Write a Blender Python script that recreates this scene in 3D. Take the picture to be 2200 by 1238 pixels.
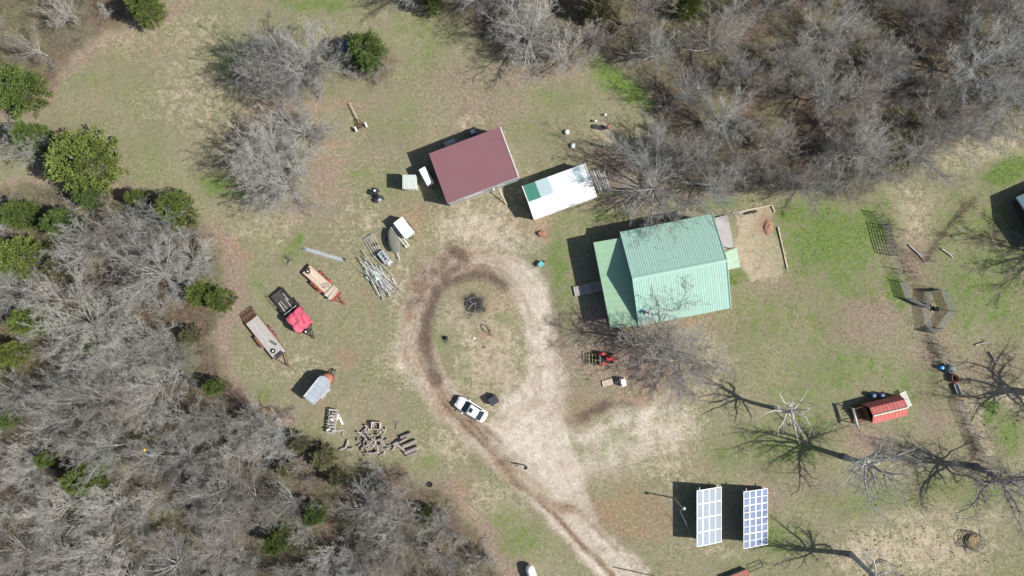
import bpy, math, random
import numpy as np
from mathutils import Vector, Matrix

# ------------------------------------------------------------------ scene, camera, sky, sun
for o in list(bpy.data.objects): bpy.data.objects.remove(o)
scene = bpy.context.scene
COL = scene.collection
ALT = 92.0            # drone height in metres, straight above the middle of the yard
PPM = 16.0            # survey units per metre on the ground
CX, CY = 1100.0, 619.0

cam_d = bpy.data.cameras.new('camera'); cam = bpy.data.objects.new('camera', cam_d); COL.objects.link(cam)
cam.location = (0, 0, ALT); cam.rotation_euler = (0, 0, 0)
cam_d.sensor_width = 36; cam_d.sensor_fit = 'HORIZONTAL'
cam_d.lens = 36 * ALT / (2200 / PPM)
cam_d.clip_start = 0.5; cam_d.clip_end = 3000
scene.camera = cam
scene.cycles.max_bounces = 5; scene.cycles.diffuse_bounces = 2; scene.cycles.glossy_bounces = 2
scene.render.resolution_x = 1024; scene.render.resolution_y = 576

SUN_EL = math.radians(42.0)
SUN_DIR = Vector((1.0, -0.21, 0)).normalized()        # towards the sun, on the ground
world = bpy.data.worlds.new('World'); scene.world = world; world.use_nodes = True
wn = world.node_tree.nodes; wl = world.node_tree.links
for n in list(wn): wn.remove(n)
sky = wn.new('ShaderNodeTexSky'); sky.sky_type = 'NISHITA'; sky.sun_disc = False
sky.sun_elevation = SUN_EL
sky.sun_rotation = math.atan2(SUN_DIR.x, SUN_DIR.y)
sky.air_density = 1.0; sky.dust_density = 1.5; sky.ozone_density = 1.0
bg = wn.new('ShaderNodeBackground'); bg.inputs['Strength'].default_value = 0.075
wo = wn.new('ShaderNodeOutputWorld')
wl.new(sky.outputs[0], bg.inputs[0]); wl.new(bg.outputs[0], wo.inputs[0])

sun_d = bpy.data.lights.new('sun', 'SUN'); sun_d.energy = 5.0; sun_d.angle = math.radians(0.8)
sun_d.color = (1.0, 0.95, 0.87)
sun = bpy.data.objects.new('sun', sun_d); COL.objects.link(sun)
sv = Vector((SUN_DIR.x * math.cos(SUN_EL), SUN_DIR.y * math.cos(SUN_EL), math.sin(SUN_EL)))
sun.rotation_euler = sv.to_track_quat('Z', 'Y').to_euler(); sun.location = (60, -20, 60)

vs = scene.view_settings
vs.view_transform = 'Standard'; vs.look = 'None'; vs.exposure = 0.40; vs.gamma = 1.0; vs.use_curve_mapping = False

R = random.Random(7)
def rad(a): return math.radians(a)
def P(px, py, h=0.0):
    """survey point -> metres; h is the height of the point above the ground"""
    k = (ALT - h) / ALT / PPM
    return Vector(((px - CX) * k, (CY - py) * k, h))
def ang(dx, dy): return math.atan2(-dy, dx)

# ------------------------------------------------------------------ materials
MATS = {}
def srgb(r, g, b):
    f = lambda c: (c / 255 / 12.92) if c <= 10 else ((c / 255 + 0.055) / 1.055) ** 2.4
    return (f(r), f(g), f(b))
def mat(name, col, rough=0.8, metal=0.0, var=0.18, scale=6.0, bump=0.0, rust=None, rust_amt=0.5, spec=0.4, coat=0.0, objvar=0.0, alt=None):
    if name in MATS: return MATS[name]
    m = bpy.data.materials.new(name); m.use_nodes = True
    nt = m.node_tree; N = nt.nodes; L = nt.links
    b = N['Principled BSDF']
    b.inputs['Roughness'].default_value = rough; b.inputs['Metallic'].default_value = metal
    b.inputs['Specular IOR Level'].default_value = spec
    b.inputs['Coat Weight'].default_value = coat
    tc = N.new('ShaderNodeTexCoord')
    n1 = N.new('ShaderNodeTexNoise'); n1.inputs['Scale'].default_value = scale; n1.inputs['Detail'].default_value = 5
    n1.inputs['Roughness'].default_value = 0.65
    L.new(tc.outputs['Object'], n1.inputs['Vector'])
    mr = N.new('ShaderNodeMapRange'); mr.inputs[1].default_value = 0.3; mr.inputs[2].default_value = 0.7
    mr.inputs[3].default_value = 1 - var; mr.inputs[4].default_value = 1 + var
    L.new(n1.outputs['Fac'], mr.inputs[0])
    fac = mr.outputs[0]
    if objvar > 0:
        oi = N.new('ShaderNodeObjectInfo')
        mo = N.new('ShaderNodeMapRange'); mo.inputs[3].default_value = 1 - objvar; mo.inputs[4].default_value = 1 + objvar
        L.new(oi.outputs['Random'], mo.inputs[0])
        mm = N.new('ShaderNodeMath'); mm.operation = 'MULTIPLY'
        L.new(fac, mm.inputs[0]); L.new(mo.outputs[0], mm.inputs[1]); fac = mm.outputs[0]
    mx = N.new('ShaderNodeMix'); mx.data_type = 'RGBA'; mx.blend_type = 'MULTIPLY'; mx.inputs[0].default_value = 1
    mx.inputs[6].default_value = (*col, 1)
    if alt:
        oi2 = N.new('ShaderNodeObjectInfo'); cr = N.new('ShaderNodeValToRGB'); cs = [col] + list(alt)
        sc = N.new('ShaderNodeMath'); sc.operation = 'FRACT'; s7 = N.new('ShaderNodeMath'); s7.operation = 'MULTIPLY'; s7.inputs[1].default_value = 7.13
        L.new(oi2.outputs['Random'], s7.inputs[0]); L.new(s7.outputs[0], sc.inputs[0]); L.new(sc.outputs[0], cr.inputs[0])
        cr.color_ramp.elements[0].color = (*cs[0], 1); cr.color_ramp.elements[1].color = (*cs[-1], 1)
        for i_, c_ in enumerate(cs[1:-1]): cr.color_ramp.elements.new((i_ + 1) / (len(cs) - 1)).color = (*c_, 1)
        L.new(cr.outputs[0], mx.inputs[6])
    L.new(fac, mx.inputs[7]); out = mx.outputs[2]
    if rust:
        n2 = N.new('ShaderNodeTexNoise'); n2.inputs['Scale'].default_value = scale * 0.45; n2.inputs['Detail'].default_value = 6
        L.new(tc.outputs['Object'], n2.inputs['Vector'])
        mr2 = N.new('ShaderNodeMapRange'); mr2.inputs[1].default_value = 0.62 - rust_amt * 0.25; mr2.inputs[2].default_value = 0.75 - rust_amt * 0.25
        L.new(n2.outputs['Fac'], mr2.inputs[0])
        m2 = N.new('ShaderNodeMix'); m2.data_type = 'RGBA'; m2.inputs[7].default_value = (*rust, 1)
        L.new(mr2.outputs[0], m2.inputs[0]); L.new(out, m2.inputs[6]); out = m2.outputs[2]
    L.new(out, b.inputs['Base Color'])
    if bump > 0:
        bp = N.new('ShaderNodeBump'); bp.inputs['Strength'].default_value = bump; bp.inputs['Distance'].default_value = 0.03
        L.new(n1.outputs['Fac'], bp.inputs['Height']); L.new(bp.outputs[0], b.inputs['Normal'])
    MATS[name] = m
    return m

M = dict(
    roof_green=mat('roof_green', (0.32, 0.51, 0.435), 0.45, 0.0, 0.05, 1.2, spec=0.5, rust=(0.33, 0.49, 0.425), rust_amt=0.3),
    roof_wing=mat('roof_wing', (0.31, 0.49, 0.33), 0.55, 0.0, 0.06, 1.0, rust=(0.34, 0.48, 0.35), rust_amt=0.4),
    roof_pale=mat('roof_pale', (0.36, 0.50, 0.38), 0.6, 0.0, 0.06, 1.0),
    roof_white=mat('roof_white', (0.82, 0.84, 0.84), 0.4, 0.0, 0.05, 1.0),
    roof_ice=mat('roof_ice', (0.52, 0.66, 0.68), 0.4, 0.0, 0.06, 1.0),
    roof_teal=mat('roof_teal', (0.085, 0.27, 0.205), 0.45, 0.0, 0.08, 2.0),
    roof_maroon=mat('roof_maroon', (0.205, 0.097, 0.112), 0.9, 0.0, 0.05, 1.1, bump=0.1, rust=(0.198, 0.102, 0.118), rust_amt=0.5),
    roof_red=mat('roof_red', (0.54, 0.15, 0.13), 0.5, 0.0, 0.08, 2.0, rust=(0.50, 0.19, 0.175), rust_amt=0.45),
    roof_blue=mat('roof_blue', (0.12, 0.20, 0.25), 0.6),
    wall_white=mat('wall_white', (0.62, 0.62, 0.58), 0.7, var=0.08, scale=2),
    wall_grey=mat('wall_grey', (0.30, 0.31, 0.31), 0.75, var=0.15, scale=2),
    wall_tan=mat('wall_tan', (0.42, 0.36, 0.28), 0.8, var=0.1, scale=2),
    trim=mat('trim', (0.55, 0.53, 0.54), 0.6, var=0.1),
    glass=mat('glass', (0.02, 0.03, 0.035), 0.08, var=0.05, spec=0.6),
    concrete=mat('concrete', (0.40, 0.38, 0.38), 0.9, var=0.12, scale=1.6, rust=(0.33, 0.32, 0.32), rust_amt=0.5),
    wood_grey=mat('wood_grey', (0.33, 0.31, 0.29), 0.9, var=0.28, scale=5, objvar=0.2),
    wood_pale=mat('wood_pale', (0.55, 0.46, 0.36), 0.85, var=0.18, scale=4, objvar=0.14),
    wood_brown=mat('wood_brown', (0.13, 0.075, 0.045), 0.9, var=0.3, scale=5, objvar=0.15),
    wood_log=mat('wood_log', (0.27, 0.235, 0.21), 0.9, var=0.35, scale=5, bump=0.3, objvar=0.35),
    wood_dark_and_shade=mat('wood_dark_and_shade', (0.055, 0.05, 0.048), 0.9, var=0.5, scale=4, objvar=0.25),
    deck_grey=mat('deck_grey', (0.42, 0.40, 0.38), 0.85, var=0.2, scale=5, objvar=0.1),
    metal=mat('metal', (0.46, 0.47, 0.48), 0.5, 0.15, 0.2, 3, rust=(0.28, 0.22, 0.18), rust_amt=0.2, objvar=0.2),
    galv=mat('galv', (0.40, 0.44, 0.47), 0.5, 0.15, 0.2, 2.2),
    alu_roof=mat('alu_roof', (0.50, 0.56, 0.61), 0.42, 0.35, 0.14, 1.2),
    rust=mat('rust', (0.17, 0.075, 0.05), 0.9, 0.1, 0.4, 5, objvar=0.15),
    red_paint=mat('red_paint', (0.33, 0.055, 0.04), 0.5, 0, 0.2, 4, rust=(0.20, 0.08, 0.05), rust_amt=0.5),
    tractor_red=mat('tractor_red', (0.42, 0.03, 0.035), 0.4, 0, 0.12, 4),
    orange_red=mat('orange_red', (0.30, 0.115, 0.08), 0.6, 0, 0.2, 3),
    tarp_pink=mat('tarp_pink', (0.52, 0.085, 0.135), 0.6, 0, 0.12, 3, bump=0.3, rust=(0.56, 0.15, 0.20), rust_amt=0.4),
    tarp_grey=mat('tarp_grey', (0.15, 0.15, 0.13), 0.75, 0, 0.15, 2.5, bump=0.2),
    white=mat('white', (0.80, 0.80, 0.76), 0.5, 0, 0.05, 2),
    offwhite=mat('offwhite', (0.52, 0.57, 0.53), 0.6, 0, 0.08, 2),
    car_paint=mat('car_paint', (0.80, 0.81, 0.82), 0.25, 0, 0.02, 2, spec=0.5, coat=0.6),
    rubber=mat('rubber', (0.018, 0.018, 0.019), 0.85, 0, 0.3, 8),
    black=mat('black', (0.022, 0.024, 0.028), 0.6, 0, 0.3, 3),
    blackpaint=mat('blackpaint', (0.045, 0.05, 0.065), 0.5, 0, 0.25, 2),
    steel_dark=mat('steel_dark', (0.06, 0.06, 0.065), 0.6, 0.3, 0.3, 4),
    yellow=mat('yellow', (0.60, 0.50, 0.24), 0.6, 0, 0.2, 4),
    yellow_b=mat('yellow_b', (0.50, 0.34, 0.03), 0.5, 0, 0.08, 4),
    blue=mat('blue', (0.03, 0.36, 0.78), 0.4, 0, 0.08, 4),
    blue_dark=mat('blue_dark', (0.06, 0.10, 0.20), 0.5, 0, 0.2, 4),
    teal=mat('teal', (0.14, 0.42, 0.42), 0.5, 0, 0.2, 4),
    pale_green=mat('pale_green', (0.45, 0.62, 0.50), 0.5, 0, 0.1, 4),
    tank_grey=mat('tank_grey', (0.13, 0.16, 0.165), 0.6, 0, 0.2, 3),
    wire=mat('wire', (0.19, 0.21, 0.20), 0.6, 0.1, 0.2, 4),
    terracotta=mat('terracotta', (0.27, 0.15, 0.10), 0.85, 0, 0.4, 6),
    ash=mat('ash', (0.045, 0.042, 0.042), 0.95, 0, 0.6, 9, bump=0.5, objvar=0.3),
    hay=mat('hay', (0.25, 0.19, 0.10), 0.95, 0, 0.4, 10),
    frame_white=mat('frame_white', (0.78, 0.80, 0.82), 0.4, 0.2, 0.05, 3),
    cell=mat('cell', (0.21, 0.26, 0.315), 0.5, 0, 0.06, 1.3, spec=0.3),  # pale base puts the sky glare into the cell colour
    cell_b=mat('cell_b', (0.085, 0.13, 0.235), 0.42, 0, 0.4, 1.1, spec=0.3),
    skin=mat('skin', (0.45, 0.27, 0.19), 0.6, 0, 0.05, 4),
    cloth_dark=mat('cloth_dark', (0.03, 0.03, 0.035), 0.85, 0, 0.2, 6),
    hair=mat('hair', (0.03, 0.02, 0.015), 0.7, 0, 0.2, 9),
    bark=mat('bark', (0.37, 0.365, 0.32), 0.9, 0, 0.25, 2.5, objvar=0.16, alt=[(0.38, 0.39, 0.385), (0.34, 0.315, 0.285)]),
    twig=mat('twig', (0.330, 0.332, 0.290), 0.9, 0, 0.2, 0.6, objvar=0.30, alt=[(0.335, 0.342, 0.335), (0.395, 0.382, 0.345)]),
    twig_warm=mat('twig_warm', (0.260, 0.228, 0.200), 0.9, 0, 0.2, 0.6, objvar=0.28, alt=[(0.295, 0.270, 0.252), (0.33, 0.325, 0.29)]),
    bark_white=mat('bark_white', (0.50, 0.475, 0.44), 0.9, 0, 0.22, 2.5, objvar=0.1),
    bark_dark=mat('bark_dark', (0.22, 0.21, 0.21), 0.9, 0, 0.22, 2.5, objvar=0.1),
    brush=mat('brush', (0.150, 0.128, 0.108), 0.95, 0, 0.4, 0.25, rust=(0.135, 0.140, 0.095), rust_amt=0.6),
    cedar=mat('cedar', (0.100, 0.155, 0.036), 0.8, 0, 0.5, 0.9, objvar=0.18, alt=[(0.135, 0.172, 0.038), (0.085, 0.145, 0.036)]),
    cedar_olive=mat('cedar_olive', (0.150, 0.150, 0.080), 0.8, 0, 0.45, 0.9, objvar=0.2),
    leaf_dead=mat('leaf_dead', (0.24, 0.155, 0.11), 0.9, 0, 0.5, 0.8),
    dung=mat('dung', (0.06, 0.05, 0.035), 0.95, 0, 0.3, 5),
)

# ------------------------------------------------------------------ mesh helpers
class MB:
    """collects shapes; build() links them as ONE mesh object"""
    def __init__(s, off=None):
        s.v = []; s.f = []; s.off = Vector(off) if off is not None else Vector((0, 0, 0))
    def add(s, vs_, fs):
        b = len(s.v); s.v += [tuple(Vector(p) - s.off) for p in vs_]; s.f += [tuple(b + i for i in f) for f in fs]; return s
    def box(s, c, d, rot=None):
        c = Vector(c); x, y, z = d[0] / 2, d[1] / 2, d[2] / 2
        pts = [Vector((i, j, k)) for k in (-z, z) for j in (-y, y) for i in (-x, x)]
        if rot is not None: pts = [rot @ p for p in pts]
        return s.add([c + p for p in pts], [(0, 2, 3, 1), (4, 5, 7, 6), (0, 1, 5, 4), (2, 6, 7, 3), (0, 4, 6, 2), (1, 3, 7, 5)])
    def beam(s, a, b, w, h=None, up=(0, 0, 1)):
        a = Vector(a); b = Vector(b); h = w if h is None else h
        d = (b - a).normalized(); up = Vector(up)
        if abs(d.dot(up)) > 0.98: up = Vector((1, 0, 0))
        x = d.cross(up).normalized(); y = x.cross(d)
        q = [x * (i * w / 2) + y * (j * h / 2) for i, j in ((-1, -1), (1, -1), (1, 1), (-1, 1))]
        return s.add([a + p for p in q] + [b + p for p in q], [(3, 2, 1, 0), (4, 5, 6, 7)] + [(i, (i + 1) % 4, 4 + (i + 1) % 4, 4 + i) for i in range(4)])
    def cyl(s, a, b, r0, r1=None, n=10, cap=True):
        a = Vector(a); b = Vector(b); r1 = r0 if r1 is None else r1
        d = (b - a).normalized(); up = Vector((0, 0, 1)) if abs(d.z) < 0.9 else Vector((1, 0, 0))
        x = d.cross(up).normalized(); y = d.cross(x)
        ring = [(math.cos(2 * math.pi * i / n), math.sin(2 * math.pi * i / n)) for i in range(n)]
        pts = [a + x * (c * r0) + y * (q * r0) for c, q in ring] + [b + x * (c * r1) + y * (q * r1) for c, q in ring]
        fs = [(i, n + i, n + (i + 1) % n, (i + 1) % n) for i in range(n)]
        if cap: fs += [tuple(range(n)), tuple(reversed(range(n, 2 * n)))]
        return s.add(pts, fs)
    def tube(s, path, r, n=6):
        for a, b in zip(path[:-1], path[1:]): s.cyl(a, b, r, r, n)
        return s
    def slab(s, q, t):
        q = [Vector(p) for p in q]; nrm = (q[1] - q[0]).cross(q[-1] - q[0]).normalized()
        if nrm.z < 0: q.reverse(); nrm = -nrm
        k = len(q); lo = [p - nrm * t for p in q]
        return s.add(q + lo, [tuple(range(k)), tuple(reversed(range(k, 2 * k)))] + [(i, k + i, k + (i + 1) % k, (i + 1) % k) for i in range(k)])
    def torus(s, c, R_, r, axis=2, n=14, m=7):
        c = Vector(c); pts = []; fs = []
        for i in range(n):
            a = 2 * math.pi * i / n
            for j in range(m):
                b = 2 * math.pi * j / m; q = R_ + r * math.cos(b); p = [q * math.cos(a), q * math.sin(a), r * math.sin(b)]
                if axis == 1: p = [p[0], p[2], p[1]]
                if axis == 0: p = [p[2], p[0], p[1]]
                pts.append(c + Vector(p)); fs.append((i * m + j, ((i + 1) % n) * m + j, ((i + 1) % n) * m + (j + 1) % m, i * m + (j + 1) % m))
        return s.add(pts, fs)
    def lathe(s, prof, n=16, c=(0, 0, 0), sx=1.0, sy=1.0):
        c = Vector(c); pts = []; fs = []
        for r, z in prof:
            for i in range(n):
                a = 2 * math.pi * i / n; pts.append(c + Vector((r * math.cos(a) * sx, r * math.sin(a) * sy, z)))
        for k in range(len(prof) - 1):
            for i in range(n): fs.append((k * n + i, k * n + (i + 1) % n, (k + 1) * n + (i + 1) % n, (k + 1) * n + i))
        fs += [tuple(reversed(range(n))), tuple(range((len(prof) - 1) * n, len(prof) * n))]
        return s.add(pts, fs)
    def loft(s, secs, caps=True):
        n = len(secs[0]); pts = [p for q in secs for p in q]; fs = []
        for k in range(len(secs) - 1):
            for i in range(n): fs.append((k * n + i, k * n + (i + 1) % n, (k + 1) * n + (i + 1) % n, (k + 1) * n + i))
        if caps: fs += [tuple(reversed(range(n))), tuple(range((len(secs) - 1) * n, len(secs) * n))]
        return s.add(pts, fs)
    def build(s, name, m, parent=None, smooth=False):
        me = bpy.data.meshes.new(name); me.from_pydata(s.v, [], s.f); me.update()
        if smooth: me.polygons.foreach_set('use_smooth', [True] * len(me.polygons))
        return link(name, me, m, parent)

def link(name, me, m, parent=None):
    if m is not None and not me.materials: me.materials.append(M[m] if isinstance(m, str) else m)
    o = bpy.data.objects.new(name, me); COL.objects.link(o)
    if parent is not None: o.parent = parent
    return o
def tag(o, label, cat, group=None, kind=None):
    if label: o['label'] = label
    if cat: o['category'] = cat
    if group: o['group'] = group
    if kind: o['kind'] = kind
    return o
def thing(name, label, cat, loc, rz=0.0, group=None):
    o = bpy.data.objects.new(name, None); COL.objects.link(o); o.empty_display_size = 0.3
    o.location = loc; o.rotation_euler = (0, 0, rz)
    return tag(o, label, cat, group)
def copy_tree(root, loc, rz, scale, label, group=None):
    r = root.copy(); COL.objects.link(r); r.location = loc; r.rotation_euler = (0, 0, rz); r.scale = scale
    r['label'] = label
    if group: r['group'] = group
    elif 'group' in r: del r['group']
    for ch in root.children:
        c = ch.copy(); COL.objects.link(c); c.parent = r
        for g in ch.children:
            d = g.copy(); COL.objects.link(d); d.parent = c
    return r
def fast_mesh(name, verts, faces):
    """verts (N,3) and faces (F,k) numpy arrays"""
    me = bpy.data.meshes.new(name)
    faces = np.asarray(faces, dtype=np.int32); k = faces.shape[1]
    me.vertices.add(len(verts)); me.vertices.foreach_set('co', np.asarray(verts, dtype=np.float32).ravel())
    me.loops.add(faces.size); me.loops.foreach_set('vertex_index', faces.ravel())
    me.polygons.add(len(faces)); me.polygons.foreach_set('loop_start', np.arange(0, faces.size, k, dtype=np.int32))
    me.update(calc_edges=True)
    return me
def seg_mesh(name, segs, k=3):
    S = np.array(segs, dtype=np.float64); p0 = S[:, 0:3]; p1 = S[:, 3:6]; r0 = S[:, 6]; r1 = S[:, 7]
    d = p1 - p0; d /= np.linalg.norm(d, axis=1)[:, None] + 1e-9
    up = np.tile([0.0, 0.0, 1.0], (len(S), 1)); up[np.abs(d[:, 2]) > 0.9] = [1, 0, 0]
    x = np.cross(d, up); x /= np.linalg.norm(x, axis=1)[:, None]; y = np.cross(d, x)
    V = np.zeros((len(S), 2 * k, 3))
    for i in range(k):
        c, q = math.cos(2 * math.pi * i / k), math.sin(2 * math.pi * i / k)
        V[:, i] = p0 + (x * c + y * q) * r0[:, None]; V[:, k + i] = p1 + (x * c + y * q) * r1[:, None]
    F = np.array([[i, k + i, k + (i + 1) % k, (i + 1) % k] for i in range(k)])
    F = (np.arange(len(S))[:, None, None] * (2 * k) + F[None]).reshape(-1, 4)
    return fast_mesh(name, V.reshape(-1, 3), F)

# ------------------------------------------------------------------ the ground
XS = np.concatenate([[-700, -350, -180, -110, -85], np.arange(-74, 74.01, 0.23), [85, 110, 180, 350, 700]])
YS = np.concatenate([[-700, -350, -180, -110, -70, -52], np.arange(-44, 44.01, 0.23), [52, 70, 110, 180, 350, 700]])
GX, GY = np.meshgrid(XS, YS)
PX = GX * PPM + CX; PY = CY - GY * PPM
rng = np.random.default_rng(11)
def vnoise(scale, seed, px=None, py=None):
    px = PX if px is None else px; py = PY if py is None else py
    g = np.random.default_rng(seed).random((64, 64))
    u = px / scale; v = py / scale; iu = np.floor(u).astype(int); iv = np.floor(v).astype(int)
    fu = u - iu; fv = v - iv; fu = fu * fu * (3 - 2 * fu); fv = fv * fv * (3 - 2 * fv)
    a = g[iv % 64, iu % 64]; b = g[iv % 64, (iu + 1) % 64]; c = g[(iv + 1) % 64, iu % 64]; d = g[(iv + 1) % 64, (iu + 1) % 64]
    return (a * (1 - fu) + b * fu) * (1 - fv) + (c * (1 - fu) + d * fu) * fv
def fbm(scale, seed): return (vnoise(scale, seed) * 0.5 + vnoise(scale / 2.1, seed + 1) * 0.3 + vnoise(scale / 4.3, seed + 2) * 0.2)
WX = PX + (fbm(60, 1) - 0.5) * 44 + (fbm(16, 5) - 0.5) * 14
WY = PY + (fbm(60, 2) - 0.5) * 44 + (fbm(16, 6) - 0.5) * 14
def sdf(poly, x=None, y=None):
    x = WX if x is None else x; y = WY if y is None else y
    dmin = np.full(x.shape, 1e9); inside = np.zeros(x.shape, bool); n = len(poly)
    for i in range(n):
        ax, ay = poly[i]; bx, by = poly[(i + 1) % n]; ex, ey = bx - ax, by - ay
        t = np.clip(((x - ax) * ex + (y - ay) * ey) / (ex * ex + ey * ey + 1e-9), 0, 1)
        dmin = np.minimum(dmin, np.hypot(x - ax - t * ex, y - ay - t * ey))
        c = (ay > y) != (by > y)
        with np.errstate(divide='ignore', invalid='ignore'):
            inside ^= c & (x < ex * (y - ay) / (ey if ey != 0 else 1e-9) + ax)
    return np.where(inside, dmin, -dmin)
def area(poly, soft=16): return np.clip(0.5 + sdf(poly) / soft, 0, 1)
def smooth_path(pts, n=6):
    out = []
    for i in range(len(pts) - 1):
        p0 = pts[max(i - 1, 0)]; p1 = pts[i]; p2 = pts[i + 1]; p3 = pts[min(i + 2, len(pts) - 1)]
        for k in range(n):
            t = k / n
            out.append(tuple(0.5 * (2 * p1[j] + (p2[j] - p0[j]) * t + (2 * p0[j] - 5 * p1[j] + 4 * p2[j] - p3[j]) * t * t + (3 * p1[j] - p0[j] - 3 * p2[j] + p3[j]) * t ** 3) for j in (0, 1)))
    return out + [pts[-1]]
def pathd(pts, warp=0.35):
    x = PX + (WX - PX) * warp; y = PY + (WY - PY) * warp; d = np.full(PX.shape, 1e9)
    for (ax, ay), (bx, by) in zip(pts[:-1], pts[1:]):
        ex, ey = bx - ax, by - ay; t = np.clip(((x - ax) * ex + (y - ay) * ey) / (ex * ex + ey * ey + 1e-9), 0, 1)
        d = np.minimum(d, np.hypot(x - ax - t * ex, y - ay - t * ey))
    return d
def stroke(pts, w, soft=8, warp=0.35): return np.clip(0.5 + (w / 2 - pathd(smooth_path(pts, 5), warp)) / soft, 0, 1)
def blob(cx, cy, rx, ry, a=1.0, rot=0):
    c, s_ = math.cos(rad(rot)), math.sin(rad(rot)); dx = WX - cx; dy = WY - cy
    u = (dx * c + dy * s_) / rx; v = (-dx * s_ + dy * c) / ry
    return a * np.exp(-(u * u + v * v) * 0.9)
mx = np.maximum.reduce

WOODS_L = [(-300, 385), (60, 408), (190, 418), (330, 430), (400, 450), (440, 490), (478, 540), (488, 640), (455, 720), (468, 800), (540, 875), (640, 915), (720, 955), (760, 995), (850, 1000), (900, 1045), (960, 1060), (1010, 1150), (1080, 1238), (1110, 1400), (-300, 1400)]
WOODS_TL = [(-300, -200), (400, -200), (335, 30), (230, 75), (130, 135), (85, 200), (60, 230), (-300, 260)]
WOODS_TR = [(860, -200), (880, -5), (900, 15), (960, 35), (1010, 60), (1060, 120), (1150, 140), (1250, 135), (1290, 115), (1390, 165), (1405, 285), (1340, 325), (1400, 345), (1500, 420), (1580, 415), (1700, 405), (1830, 440), (1900, 395), (1990, 330), (2080, 280), (2200, 240), (2500, 180), (2500, -200)]
GARDEN = [(1574, 462), (1656, 447), (1690, 570), (1694, 602), (1596, 604)]
DRIVE_LOOP = [(1350, 1260), (1245, 1145), (1130, 1030), (1040, 945), (962, 870), (915, 795), (895, 715), (908, 645), (950, 585), (1020, 560), (1088, 578), (1138, 632), (1163, 700), (1166, 780), (1176, 860), (1195, 950), (1225, 1050), (1250, 1110)]
GRAVEL_TRI = [(1095, 860), (1150, 815), (1192, 780), (1214, 850), (1204, 950), (1228, 1035), (1244, 1092), (1205, 1075), (1110, 985), (1040, 915)]
DRIVE_LOW = [(1180, 1090), (1242, 1084), (1310, 1150), (1400, 1238), (1440, 1290), (1350, 1290), (1300, 1232), (1240, 1180)]
GRAVEL_R = [(1245, 930), (1330, 880), (1400, 848), (1480, 868), (1490, 930), (1390, 1005), (1300, 1035), (1222, 1022)]

dl = pathd(smooth_path(DRIVE_LOOP, 5))
ring = np.clip(0.5 + (33 - dl) / 13, 0, 1)
drive_all = mx([ring, area(GRAVEL_TRI, 16), area(DRIVE_LOW, 14)])
right_half = np.clip((PX - 1060) / 90, 0, 1)
def ringstroke(off, w, soft):
    return np.clip(0.5 + (w / 2 - np.abs(dls - off)) / soft, 0, 1)
lp_ = smooth_path(DRIVE_LOOP, 5)
# signed offset from the loop's centre line: negative towards the island
isl = sdf([(x, y) for x, y in lp_ if 540 < y < 1000], PX, PY) > 0
dls = np.where(isl, -dl, dl)
leftside = np.clip((1120 - PX) / 60, 0, 1)
streak = vnoise(7, 81, dls * 3.0, np.arctan2(PY - 740, PX - 1030) * 60) * .6 + vnoise(19, 82, dls * 3, np.arctan2(PY - 740, PX - 1030) * 60) * .4
gravel = mx([area(GRAVEL_TRI, 40) * (0.75 + 0.5 * fbm(40, 31)), stroke([(1130, 600), (1160, 660), (1174, 760), (1182, 850), (1205, 960), (1228, 1050), (1240, 1085)], 50, 30) * (.6 + .55 * fbm(30, 36)),
             stroke([(1170, 820), (1172, 880), (1200, 960), (1225, 1040)], 64, 34) * 1.05, area(DRIVE_LOW, 22) * (.45 + .55 * fbm(40, 37)), area(GRAVEL_R, 70) * (.08 + .6 * fbm(46, 41)),
             ring * (.45 + .7 * streak) * leftside, ring * (.55 + .5 * streak) * (1 - leftside), blob(1010, 480, 80, 40, .28), blob(1075, 530, 70, 30, .4), blob(1040, 548, 60, 14, .6), stroke([(1240, 950), (1400, 880)], 22, 20) * .75, stroke([(1310, 1010), (1480, 870)], 14, 20) * .5,
             stroke([(870, 690), (872, 760), (900, 830), (950, 890)], 30, 26) * .6, stroke([(985, 566), (1060, 556), (1120, 590), (1150, 640)], 36, 24) * .85, blob(1150, 930, 60, 60, .8)])
brown = mx([blob(1050, 640, 70, 30, .5), blob(1000, 400, 60, 30, .35), blob(900, 470, 50, 60, .35), blob(1150, 480, 60, 30, .4), blob(1230, 880, 60, 50, .45), stroke([(895, 760), (945, 855), (1010, 925), (1070, 985), (1125, 1050), (1180, 1095), (1240, 1160), (1290, 1205), (1325, 1250)], 13, 10, .2) * .95,
            stroke([(925, 800), (975, 875), (1040, 950), (1090, 1015), (1140, 1060), (1200, 1090), (1232, 1092)], 26, 18) * .8, stroke([(1060, 975), (1110, 1010), (1170, 1060)], 30, 24) * .55,
            ring * np.clip(1.15 - streak * .9, 0, 1) * .85 * leftside * np.clip((960 - PY) / 60 + .4, .4, 1), ring * np.clip(.9 - streak * 1.1, 0, 1) * .5 * (1 - leftside), mx([ringstroke(o_, w_, 3.5) * k_ for o_, w_, k_ in ((26, 3, .8), (19, 2, .6), (13, 3, .9), (6, 2, .7), (0, 3, .8), (-12, 2, .7), (-27, 3, .6))]) * leftside, ringstroke(-16, 8, 8) * (1 - leftside) * (PY < 720) * .6, np.clip(0.5 + (8 - np.abs(dls - 32)) / 8, 0, 1) * leftside * .35, stroke([(1235, 1092), (1270, 1128), (1330, 1185)], 10, 9) * .7, blob(1330, 1085, 95, 50, .75), area([(1255, 1048), (1440, 1045), (1442, 1160), (1340, 1165)], 30) * .6,
            stroke([(770, 610), (800, 680), (840, 720)], 10, 12) * .6, stroke([(750, 560), (790, 640), (820, 700)], 8, 12) * .45, blob(745, 765, 26, 18, .8), blob(1140, 880, 30, 20, .5), blob(1090, 900, 40, 20, .35)])
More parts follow.
